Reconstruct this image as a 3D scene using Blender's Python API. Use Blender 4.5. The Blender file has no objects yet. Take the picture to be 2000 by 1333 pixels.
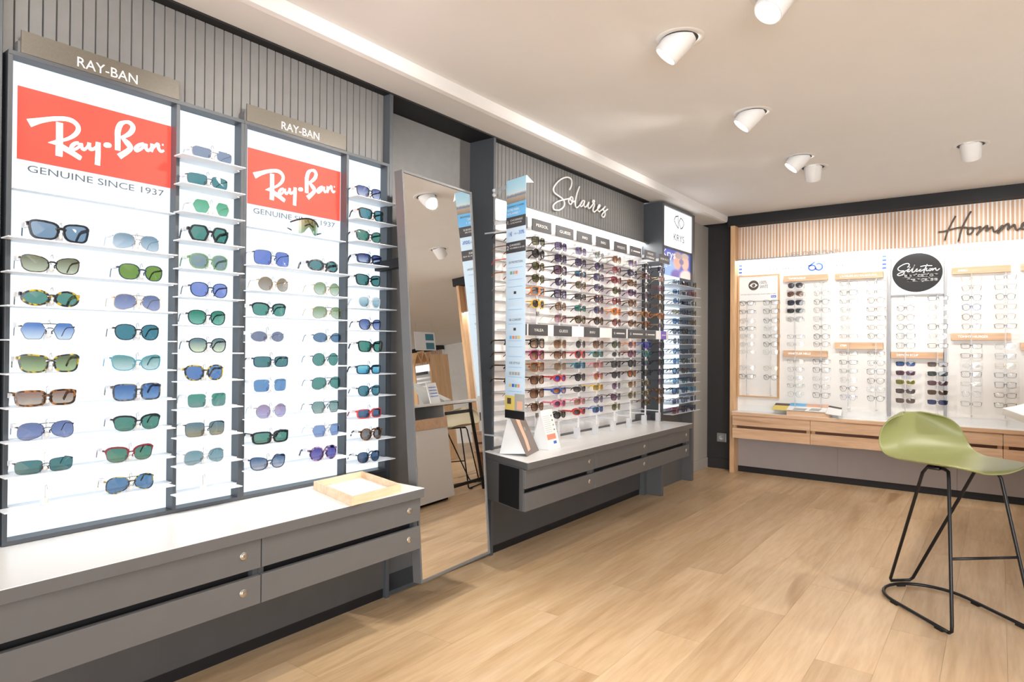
import bpy, math, random
from mathutils import Vector, Matrix
random.seed(7)
SC = bpy.context.scene
COL = SC.collection

# ------------------------------------------------------------------ camera, world, exposure
cam_d = bpy.data.cameras.new('camera')
cam = bpy.data.objects.new('camera', cam_d)
COL.objects.link(cam)
RV = Vector((0.80057691, 0.59918426, 0.00740488)); UV = Vector((-0.00156613, -0.01026508, 0.99994609)); FV = Vector((-0.59922797, 0.80054534, 0.00727959))
cam.matrix_world = Matrix(((RV.x, UV.x, -FV.x, 0), (RV.y, UV.y, -FV.y, 0), (RV.z, UV.z, -FV.z, 1.15), (0, 0, 0, 1)))
cam_d.sensor_width = 36.0
cam_d.lens = 1272.09 / 2000 * 36
cam_d.clip_start = 0.02
SC.camera = cam
SC.view_settings.view_transform = 'Standard'
SC.view_settings.look = 'None'
SC.view_settings.gamma = 1.0
SC.view_settings.use_curve_mapping = False
SC.view_settings.exposure = 0.0
w = bpy.data.worlds.new('daylight')
SC.world = w
w.use_nodes = True
w.node_tree.nodes['Background'].inputs[0].default_value = (0.93, 0.96, 1.0, 1)
w.node_tree.nodes['Background'].inputs[1].default_value = 1.3
SPOT_W = 58.0          # each ceiling spotlight
SPOT_COL = (1.0, 0.945, 0.87)
def area_light(name, loc, target, sx, sy, watts, color):
    d = bpy.data.lights.new(name, 'AREA'); d.shape = 'RECTANGLE'; d.size = sx; d.size_y = sy; d.energy = watts; d.color = color
    o = bpy.data.objects.new(name, d); COL.objects.link(o); o.location = loc
    o.rotation_euler = (Vector(target) - Vector(loc)).to_track_quat('-Z', 'Y').to_euler()
    return o
# added fill light standing for daylight, behind and to the right of the camera
area_light('front_fill_light', (2.6, -2.9, 1.25), (-0.2, 4.0, 1.0), 5.0, 2.1, 330, (0.95, 0.97, 1.0))

# ------------------------------------------------------------------ helpers
def link(o, parent=None):
    COL.objects.link(o)
    if parent is not None: o.parent = parent
    return o
def tag(o, label, cat, group=None):
    o['label'] = label; o['category'] = cat
    if group: o['group'] = group
    return o
def thing(name, loc, label, cat, group=None, rotz=0.0):
    o = bpy.data.objects.new(name, None); o.empty_display_size = 0.05
    o.location = loc; o.rotation_euler = (0, 0, rotz)
    link(o)
    return tag(o, label, cat, group)
def root_offset(parent):
    off = Vector((0, 0, 0)); q = parent
    while q is not None:
        off += Vector(q.location); q = q.parent
    return off
class MB:
    def __init__(self): self.v = []; self.f = []; self.m = []
    def add(self, vs, fs, mi=0):
        n = len(self.v); self.v += [tuple(p) for p in vs]
        for f in fs: self.f.append(tuple(n + i for i in f)); self.m.append(mi)
        return self
    def box(self, x0, x1, y0, y1, z0, z1, mi=0):
        vs = [(x, y, z) for x in (x0, x1) for y in (y0, y1) for z in (z0, z1)]
        return self.add(vs, [(0, 1, 3, 2), (4, 6, 7, 5), (0, 4, 5, 1), (2, 3, 7, 6), (0, 2, 6, 4), (1, 5, 7, 3)], mi)
    def hexa(self, bottom, top, mi=0):     # two quads in the same order
        return self.add(list(bottom) + list(top), [(3, 2, 1, 0), (4, 5, 6, 7), (0, 1, 5, 4), (1, 2, 6, 5), (2, 3, 7, 6), (3, 0, 4, 7)], mi)
    def prism(self, poly, z0, z1, mi=0, f=None):
        f = f or (lambda a, b, c: (a, b, c)); n = len(poly)
        vs = [f(a, b, z0) for a, b in poly] + [f(a, b, z1) for a, b in poly]
        fs = [tuple(reversed(range(n))), tuple(range(n, 2 * n))] + [(i, (i + 1) % n, n + (i + 1) % n, n + i) for i in range(n)]
        return self.add(vs, fs, mi)
    def tube(self, pts, r, n=8, mi=0, closed=False, rz=None):
        pts = [Vector(p) for p in pts]; N = len(pts); rings = []; prev = None
        for i, p in enumerate(pts):
            a = pts[(i - 1) % N] if (closed or i > 0) else p
            b = pts[(i + 1) % N] if (closed or i < N - 1) else p
            t = (b - a).normalized()
            if prev is None:
                ref = Vector((0, 0, 1)) if abs(t.z) < 0.9 else Vector((1, 0, 0))
                prev = t.cross(ref).normalized()
            s = (prev - t * prev.dot(t)).normalized(); prev = s; q = t.cross(s)
            rr = r[i] if isinstance(r, (list, tuple)) else r
            r2 = rr if rz is None else rz
            rings.append([p + s * math.cos(2 * math.pi * k / n) * rr + q * math.sin(2 * math.pi * k / n) * r2 for k in range(n)])
        vs = [v for ring in rings for v in ring]; fs = []
        for i in range(N if closed else N - 1):
            j = (i + 1) % N
            for k in range(n):
                fs.append((i * n + k, i * n + (k + 1) % n, j * n + (k + 1) % n, j * n + k))
        if not closed:
            fs.append(tuple(reversed(range(n)))); fs.append(tuple((N - 1) * n + k for k in range(n)))
        return self.add(vs, fs, mi)
    def lathe(self, prof, M=None, n=24, mi=0, caps=True):   # prof: (radius, z)
        M = M or Matrix.Identity(4); vs = []; fs = []
        for r, z in prof:
            for k in range(n):
                a = 2 * math.pi * k / n; vs.append(M @ Vector((r * math.cos(a), r * math.sin(a), z)))
        for i in range(len(prof) - 1):
            for k in range(n): fs.append((i * n + k, i * n + (k + 1) % n, (i + 1) * n + (k + 1) % n, (i + 1) * n + k))
        if caps:
            fs.append(tuple(reversed(range(n)))); fs.append(tuple((len(prof) - 1) * n + k for k in range(n)))
        return self.add(vs, fs, mi)
    def mesh(self, name, mats, off=(0, 0, 0), smooth=False):
        me = bpy.data.meshes.new(name)
        ox, oy, oz = off
        me.from_pydata([(a - ox, b - oy, c - oz) for a, b, c in self.v], [], self.f)
        for mt in (mats if isinstance(mats, (list, tuple)) else [mats]): me.materials.append(mt)
        me.polygons.foreach_set('material_index', self.m)
        if smooth: me.polygons.foreach_set('use_smooth', [True] * len(self.f))
        me.update()
        return me
    def build(self, name, mats, parent=None, bevel=0.0, smooth=False, local=False):
        off = (0, 0, 0) if (parent is None or local) else root_offset(parent)
        o = bpy.data.objects.new(name, self.mesh(name, mats, off, smooth))
        link(o, parent)
        if bevel > 0:
            b = o.modifiers.new('bevel', 'BEVEL'); b.width = bevel; b.segments = 2; b.limit_method = 'ANGLE'
        return o
    def solo(self, name, mats, label, cat, group=None, **k):
        return tag(self.build(name, mats, None, **k), label, cat, group)
def box(x0, x1, y0, y1, z0, z1): return MB().box(x0, x1, y0, y1, z0, z1)
def struct(o): o['kind'] = 'structure'; return o
def stuff(o): o['kind'] = 'stuff'; return o

# ------------------------------------------------------------------ materials
def lin(c):
    return tuple(((x / 255) / 12.92 if x / 255 <= 0.04045 else ((x / 255 + 0.055) / 1.055) ** 2.4) for x in c)
def pbr(name, col, rough=0.5, metal=0.0, spec=0.5, emis=None, estr=0.0):
    m = bpy.data.materials.new(name); m.use_nodes = True; b = m.node_tree.nodes['Principled BSDF']
    b.inputs['Base Color'].default_value = (*col, 1); b.inputs['Roughness'].default_value = rough; b.inputs['Metallic'].default_value = metal
    b.inputs['Specular IOR Level'].default_value = spec
    if emis: b.inputs['Emission Color'].default_value = (*emis, 1); b.inputs['Emission Strength'].default_value = estr
    return m
def noisy(m, amount=0.06, scale=30, bump=0.0):
    nt = m.node_tree; b = nt.nodes['Principled BSDF']; base = tuple(b.inputs['Base Color'].default_value)
    tc = nt.nodes.new('ShaderNodeTexCoord'); n = nt.nodes.new('ShaderNodeTexNoise'); n.inputs['Scale'].default_value = scale; n.inputs['Detail'].default_value = 4
    nt.links.new(tc.outputs['Object'], n.inputs['Vector'])
    r = nt.nodes.new('ShaderNodeValToRGB')
    r.color_ramp.elements[0].position = 0.3; r.color_ramp.elements[1].position = 0.7
    r.color_ramp.elements[0].color = tuple(c * (1 - amount) for c in base[:3]) + (1,)
    r.color_ramp.elements[1].color = tuple(min(1, c * (1 + amount)) for c in base[:3]) + (1,)
    nt.links.new(n.outputs['Fac'], r.inputs['Fac']); nt.links.new(r.outputs['Color'], b.inputs['Base Color'])
    if bump:
        bp = nt.nodes.new('ShaderNodeBump'); bp.inputs['Strength'].default_value = bump; bp.inputs['Distance'].default_value = 0.002
        nt.links.new(n.outputs['Fac'], bp.inputs['Height']); nt.links.new(bp.outputs['Normal'], b.inputs['Normal'])
    return m
def wood(name, c1, c2, c3, axis='Y', rough=0.45, tint=0.12, scale=1.0, knots=True):
    # grain stretched along one object axis; a slow per-object tint; a few knots
    m = bpy.data.materials.new(name); m.use_nodes = True; nt = m.node_tree; b = nt.nodes['Principled BSDF']
    b.inputs['Roughness'].default_value = rough; b.inputs['Specular IOR Level'].default_value = 0.4
    tc = nt.nodes.new('ShaderNodeTexCoord'); mp = nt.nodes.new('ShaderNodeMapping'); oi = nt.nodes.new('ShaderNodeObjectInfo')
    s = {'X': (1.2, 14, 14), 'Y': (14, 1.2, 14), 'Z': (14, 14, 1.2)}[axis]
    mp.inputs['Scale'].default_value = tuple(v * scale for v in s)
    ad = nt.nodes.new('ShaderNodeVectorMath'); ad.operation = 'ADD'
    sc = nt.nodes.new('ShaderNodeVectorMath'); sc.operation = 'SCALE'; sc.inputs[0].default_value = (37, 53, 71)
    nt.links.new(oi.outputs['Random'], sc.inputs['Scale'])
    nt.links.new(tc.outputs['Object'], ad.inputs[0]); nt.links.new(sc.outputs['Vector'], ad.inputs[1]); nt.links.new(ad.outputs['Vector'], mp.inputs['Vector'])
    n1 = nt.nodes.new('ShaderNodeTexNoise'); n1.inputs['Scale'].default_value = 1.0; n1.inputs['Detail'].default_value = 6; n1.inputs['Roughness'].default_value = 0.62; n1.inputs['Distortion'].default_value = 0.6
    n2 = nt.nodes.new('ShaderNodeTexNoise'); n2.inputs['Scale'].default_value = 6.0; n2.inputs['Detail'].default_value = 3
    nt.links.new(mp.outputs['Vector'], n1.inputs['Vector']); nt.links.new(mp.outputs['Vector'], n2.inputs['Vector'])
    r = nt.nodes.new('ShaderNodeValToRGB'); e = r.color_ramp.elements
    e[0].position = 0.28; e[0].color = (*c1, 1); e[1].position = 0.72; e[1].color = (*c3, 1)
    k = e.new(0.5); k.color = (*c2, 1)
    nt.links.new(n1.outputs['Fac'], r.inputs['Fac'])
    mx = nt.nodes.new('ShaderNodeMix'); mx.data_type = 'RGBA'; mx.blend_type = 'MULTIPLY'; mx.inputs['Factor'].default_value = 0.35
    r2 = nt.nodes.new('ShaderNodeValToRGB'); r2.color_ramp.elements[0].position = 0.35; r2.color_ramp.elements[0].color = (0.72, 0.66, 0.6, 1); r2.color_ramp.elements[1].position = 0.6; r2.color_ramp.elements[1].color = (1, 1, 1, 1)
    nt.links.new(n2.outputs['Fac'], r2.inputs['Fac']); nt.links.new(r.outputs['Color'], mx.inputs['A']); nt.links.new(r2.outputs['Color'], mx.inputs['B'])
    hv = nt.nodes.new('ShaderNodeHueSaturation'); mr = nt.nodes.new('ShaderNodeMapRange'); mr.inputs['To Min'].default_value = 1 - tint; mr.inputs['To Max'].default_value = 1 + tint
    nt.links.new(oi.outputs['Random'], mr.inputs['Value']); nt.links.new(mr.outputs['Result'], hv.inputs['Value']); nt.links.new(mx.outputs['Result'], hv.inputs['Color'])
    last = hv.outputs['Color']
    if knots:
        vo = nt.nodes.new('ShaderNodeTexNoise'); vo.inputs['Scale'].default_value = 0.45; vo.inputs['Detail'].default_value = 1; vo.inputs['Distortion'].default_value = 1.2
        nt.links.new(mp.outputs['Vector'], vo.inputs['Vector'])
        rk = nt.nodes.new('ShaderNodeValToRGB'); rk.color_ramp.elements[0].position = 0.70; rk.color_ramp.elements[0].color = (1, 1, 1, 1); rk.color_ramp.elements[1].position = 0.80; rk.color_ramp.elements[1].color = (0.62, 0.52, 0.42, 1)
        nt.links.new(vo.outputs['Fac'], rk.inputs['Fac'])
        m2 = nt.nodes.new('ShaderNodeMix'); m2.data_type = 'RGBA'; m2.blend_type = 'MULTIPLY'; m2.inputs['Factor'].default_value = 0.8
        nt.links.new(last, m2.inputs['A']); nt.links.new(rk.outputs['Color'], m2.inputs['B']); last = m2.outputs['Result']
    nt.links.new(last, b.inputs['Base Color'])
    bp = nt.nodes.new('ShaderNodeBump'); bp.inputs['Strength'].default_value = 0.08; bp.inputs['Distance'].default_value = 0.001
    nt.links.new(n2.outputs['Fac'], bp.inputs['Height']); nt.links.new(bp.outputs['Normal'], b.inputs['Normal'])
    return m
def emit(name, col, strength):
    m = bpy.data.materials.new(name); m.use_nodes = True; nt = m.node_tree; nt.nodes.clear()
    e = nt.nodes.new('ShaderNodeEmission'); e.inputs[0].default_value = (*col, 1); e.inputs[1].default_value = strength
    o = nt.nodes.new('ShaderNodeOutputMaterial'); nt.links.new(e.outputs[0], o.inputs[0]); return m
def tinted(name, top, bot, gloss=0.1, rough=0.02):
    # thin tinted lens, colour running from top to bottom of the lens itself
    m = bpy.data.materials.new(name); m.use_nodes = True; nt = m.node_tree; nt.nodes.clear()
    tc = nt.nodes.new('ShaderNodeTexCoord'); sp = nt.nodes.new('ShaderNodeSeparateXYZ'); r = nt.nodes.new('ShaderNodeValToRGB')
    nt.links.new(tc.outputs['Generated'], sp.inputs[0]); nt.links.new(sp.outputs['Z'], r.inputs['Fac'])
    r.color_ramp.elements[0].color = (*bot, 1); r.color_ramp.elements[0].position = 0.1; r.color_ramp.elements[1].color = (*top, 1); r.color_ramp.elements[1].position = 0.85
    t = nt.nodes.new('ShaderNodeBsdfTransparent'); g = nt.nodes.new('ShaderNodeBsdfGlossy'); g.inputs['Roughness'].default_value = rough
    mx = nt.nodes.new('ShaderNodeMixShader'); mx.inputs[0].default_value = gloss
    nt.links.new(r.outputs['Color'], t.inputs[0]); nt.links.new(t.outputs[0], mx.inputs[1]); nt.links.new(g.outputs[0], mx.inputs[2])
    o = nt.nodes.new('ShaderNodeOutputMaterial'); nt.links.new(mx.outputs[0], o.inputs[0]); return m
def clear(name, col=(0.93, 0.95, 0.96), gloss=0.12, body=0.25, bodycol=(0.85, 0.87, 0.9)):
    m = bpy.data.materials.new(name); m.use_nodes = True; nt = m.node_tree; nt.nodes.clear()
    t = nt.nodes.new('ShaderNodeBsdfTransparent'); t.inputs[0].default_value = (*col, 1)
    g = nt.nodes.new('ShaderNodeBsdfGlossy'); g.inputs['Roughness'].default_value = 0.05
    d = nt.nodes.new('ShaderNodeBsdfDiffuse'); d.inputs[0].default_value = (*bodycol, 1)
    a = nt.nodes.new('ShaderNodeMixShader'); a.inputs[0].default_value = gloss
    b = nt.nodes.new('ShaderNodeMixShader'); b.inputs[0].default_value = body
    nt.links.new(t.outputs[0], a.inputs[1]); nt.links.new(g.outputs[0], a.inputs[2]); nt.links.new(a.outputs[0], b.inputs[1]); nt.links.new(d.outputs[0], b.inputs[2])
    o = nt.nodes.new('ShaderNodeOutputMaterial'); nt.links.new(b.outputs[0], o.inputs[0]); return m
def tort(name, dark, light, scale=90):
    m = pbr(name, dark, 0.2); nt = m.node_tree; b = nt.nodes['Principled BSDF']
    tc = nt.nodes.new('ShaderNodeTexCoord'); n = nt.nodes.new('ShaderNodeTexNoise'); n.inputs['Scale'].default_value = scale; n.inputs['Detail'].default_value = 1
    r = nt.nodes.new('ShaderNodeValToRGB'); r.color_ramp.elements[0].position = 0.47; r.color_ramp.elements[1].position = 0.62
    r.color_ramp.elements[0].color = (*dark, 1); r.color_ramp.elements[1].color = (*light, 1)
    nt.links.new(tc.outputs['Object'], n.inputs['Vector']); nt.links.new(n.outputs['Fac'], r.inputs['Fac']); nt.links.new(r.outputs['Color'], b.inputs['Base Color'])
    return m
M = dict(
    grey=noisy(pbr('grey_laminate', (0.108, 0.108, 0.110), 0.42), 0.03, 12),
    slatgrey=noisy(pbr('grey_slat_paint', (0.155, 0.152, 0.15), 0.5), 0.05, 20),
    dark=noisy(pbr('charcoal_panel', (0.07, 0.07, 0.072), 0.5), 0.05, 10),
    navy=pbr('blue_grey_panel', (0.062, 0.07, 0.08), 0.4),
    black=pbr('black_matte', (0.006, 0.006, 0.008), 0.6),
    blackwall=noisy(pbr('black_wall_paint', (0.022, 0.02, 0.021), 0.55), 0.08, 8),
    greywall=noisy(pbr('pale_grey_wall_paint', (0.42, 0.40, 0.365), 0.7), 0.02, 6),
    ceil=noisy(pbr('white_ceiling_paint', (0.80, 0.795, 0.79), 0.85), 0.01, 5),
    white=pbr('white_laminate', (0.86, 0.86, 0.85), 0.28),
    whitemat=pbr('white_matte', (0.82, 0.82, 0.82), 0.6),
    shelf=pbr('white_metal_shelf', (0.80, 0.83, 0.87), 0.4),
    steel=pbr('brushed_steel', (0.55, 0.52, 0.48), 0.3, 1.0),
    chrome=pbr('chrome', (0.75, 0.74, 0.72), 0.12, 1.0),
    alu=pbr('aluminium_post', (0.38, 0.39, 0.41), 0.35, 0.7),
    bronze=noisy(pbr('bronze_sign_plate', (0.13, 0.115, 0.095), 0.4, 0.3), 0.06, 200),
    signdark=pbr('dark_grey_sign', (0.055, 0.054, 0.06), 0.45),
    letter=pbr('pale_lettering', (0.85, 0.83, 0.81), 0.5),
    lettergrey=pbr('silver_lettering', (0.42, 0.40, 0.38), 0.4, 0.2),
    ink=pbr('grey_print', (0.075, 0.085, 0.10), 0.5),
    glow=emit('backlit_panel_cool', (0.80, 0.905, 1.0), 1.28),
    glowwhite=emit('backlit_sign_white', (1.0, 1.0, 1.0), 1.5),
    led=emit('led_strip', (1.0, 0.99, 0.97), 26.0),
    lamp=emit('lamp_lens', (1.0, 0.93, 0.82), 14.0),
    red=pbr('red_print', lin((232, 62, 50)), 0.6, emis=lin((232, 62, 50)), estr=0.62),
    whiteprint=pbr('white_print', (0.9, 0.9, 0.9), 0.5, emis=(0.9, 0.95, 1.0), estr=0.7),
    oak=wood('oak_veneer', lin((206, 166, 132)), lin((222, 184, 150)), lin((232, 200, 168)), 'X', 0.45, 0.05),
    oakz=wood('oak_veneer_upright', lin((206, 164, 122)), lin((220, 180, 138)), lin((230, 192, 150)), 'Z', 0.45, 0.04),
    oakslat=wood('oak_slat', lin((200, 158, 126)), lin((216, 178, 146)), lin((226, 192, 162)), 'Z', 0.5, 0.10),
    floor=wood('oak_floor', lin((190, 156, 116)), lin((208, 178, 140)), lin((218, 192, 158)), 'Y', 0.36, 0.07, 0.8),
    tray=wood('pale_birch', lin((218, 186, 152)), lin((232, 204, 172)), lin((240, 216, 188)), 'Y', 0.5, 0.02),
    mauve=noisy(pbr('mauve_grey_panel', (0.40, 0.36, 0.35), 0.5), 0.02, 8),
    cream=noisy(pbr('cream_panel', (0.88, 0.865, 0.84), 0.5), 0.02, 14),
    rackpanel=noisy(pbr('white_rack_panel', (0.88, 0.875, 0.865), 0.45), 0.03, 9),
    acryl=clear('clear_acrylic'),
    frost=clear('frosted_acrylic', (0.95, 0.96, 0.97), 0.08, 0.55, (0.86, 0.86, 0.88)),
    pearl=pbr('pearl_lock', (0.80, 0.66, 0.58), 0.3),
    mirror=pbr('mirror_glass', (0.93, 0.93, 0.92), 0.0, 1.0),
    olive=pbr('olive_plastic', (0.30, 0.315, 0.125), 0.38),
    beige=pbr('beige_plastic', (0.52, 0.46, 0.33), 0.4),
    blackmetal=pbr('black_steel_tube', (0.012, 0.012, 0.014), 0.35, 0.3),
    blue=pbr('blue_print', lin((60, 100, 190)), 0.5),
    skyblue=pbr('sky_blue_print', lin((110, 182, 232)), 0.5),
    paleblue=pbr('pale_blue_print', lin((200, 222, 240)), 0.5),
    paper=pbr('white_card', (0.84, 0.84, 0.84), 0.5),
    taupe=pbr('taupe_card', lin((120, 108, 102)), 0.5),
    skin=pbr('skin_tone_print', lin((226, 178, 152)), 0.5),
    coral=pbr('coral_print', lin((232, 140, 112)), 0.5),
    brownink=pbr('brown_print', lin((84, 74, 66)), 0.5),
    violet=pbr('violet_tag', lin((120, 96, 190)), 0.5),
    yellow=pbr('yellow_print', lin((222, 200, 110)), 0.5),
    greyprint=pbr('grey_card', lin((168, 168, 164)), 0.5),
)
# ------------------------------------------------------------------ lettering
_txt = {}
def text_geo(s):
    if s in _txt: return _txt[s]
    c = bpy.data.curves.new('t', 'FONT'); c.body = s; c.size = 1.0; c.resolution_u = 3
    o = bpy.data.objects.new('t', c); COL.objects.link(o)
    me = bpy.data.meshes.new_from_object(o.evaluated_get(bpy.context.evaluated_depsgraph_get()))
    vs = [(v.co.x, v.co.y) for v in me.vertices]; fs = [tuple(p.vertices) for p in me.polygons]
    bpy.data.objects.remove(o); bpy.data.curves.remove(c); bpy.data.meshes.remove(me)
    xs = [a for a, b in vs]; x0, x1 = min(xs), max(xs)
    vs = [((a - x0) / (x1 - x0), b / 0.73) for a, b in vs]     # width 1, capital height 1
    _txt[s] = (vs, fs); return _txt[s]
def text_to(mb, s, o, U, V, W, H, mi=0):
    vs, fs = text_geo(s); o = Vector(o); U = Vector(U); V = Vector(V)
    mb.add([o + U * (a * W) + V * (b * H) for a, b in vs], fs, mi)
def text(name, s, o, U, V, W, H, mat, parent=None):
    mb = MB(); text_to(mb, s, o, U, V, W, H); return mb.build(name, mat, parent)
def strip(mb, pts, fn, mi=0):          # flat ribbon with a width per point: (a, b, width)
    n = len(pts)
    L = []; R = []
    for i, (a, b, wd) in enumerate(pts):
        p0 = pts[max(0, i - 1)]; p1 = pts[min(n - 1, i + 1)]
        dx, dy = (p1[0] - p0[0]) * fn.asp, p1[1] - p0[1]; l = math.hypot(dx, dy) or 1
        nx, ny = -dy / l * wd / 2 / fn.asp, dx / l * wd / 2
        L.append(fn(a + nx, b + ny)); R.append(fn(a - nx, b - ny))
    mb.add(L + R, [(i, i + 1, n + i + 1, n + i) for i in range(n - 1)], mi)
def smooth_path(pts, k=4):             # Catmull-Rom through the points
    P = [tuple(p) for p in pts]; out = []
    for i in range(len(P) - 1):
        p0 = P[max(0, i - 1)]; p1 = P[i]; p2 = P[i + 1]; p3 = P[min(len(P) - 1, i + 2)]
        for j in range(k):
            t = j / k
            out.append(tuple(0.5 * (2 * b + (c - a) * t + (2 * a - 5 * b + 4 * c - d) * t * t + (3 * b - a - 3 * c + d) * t ** 3) for a, b, c, d in zip(p0, p1, p2, p3)))
    out.append(P[-1]); return out
YP, ZP, XP = (0, 1, 0), (0, 0, 1), (1, 0, 0)
ORD = ['top', 'second', 'third', 'fourth', 'fifth', 'sixth', 'seventh', 'eighth', 'ninth', 'tenth', 'eleventh', 'twelfth', 'thirteenth', 'fourteenth']
ORDC = ['first', 'second', 'third', 'fourth', 'fifth', 'sixth', 'seventh', 'eighth', 'ninth']
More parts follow.
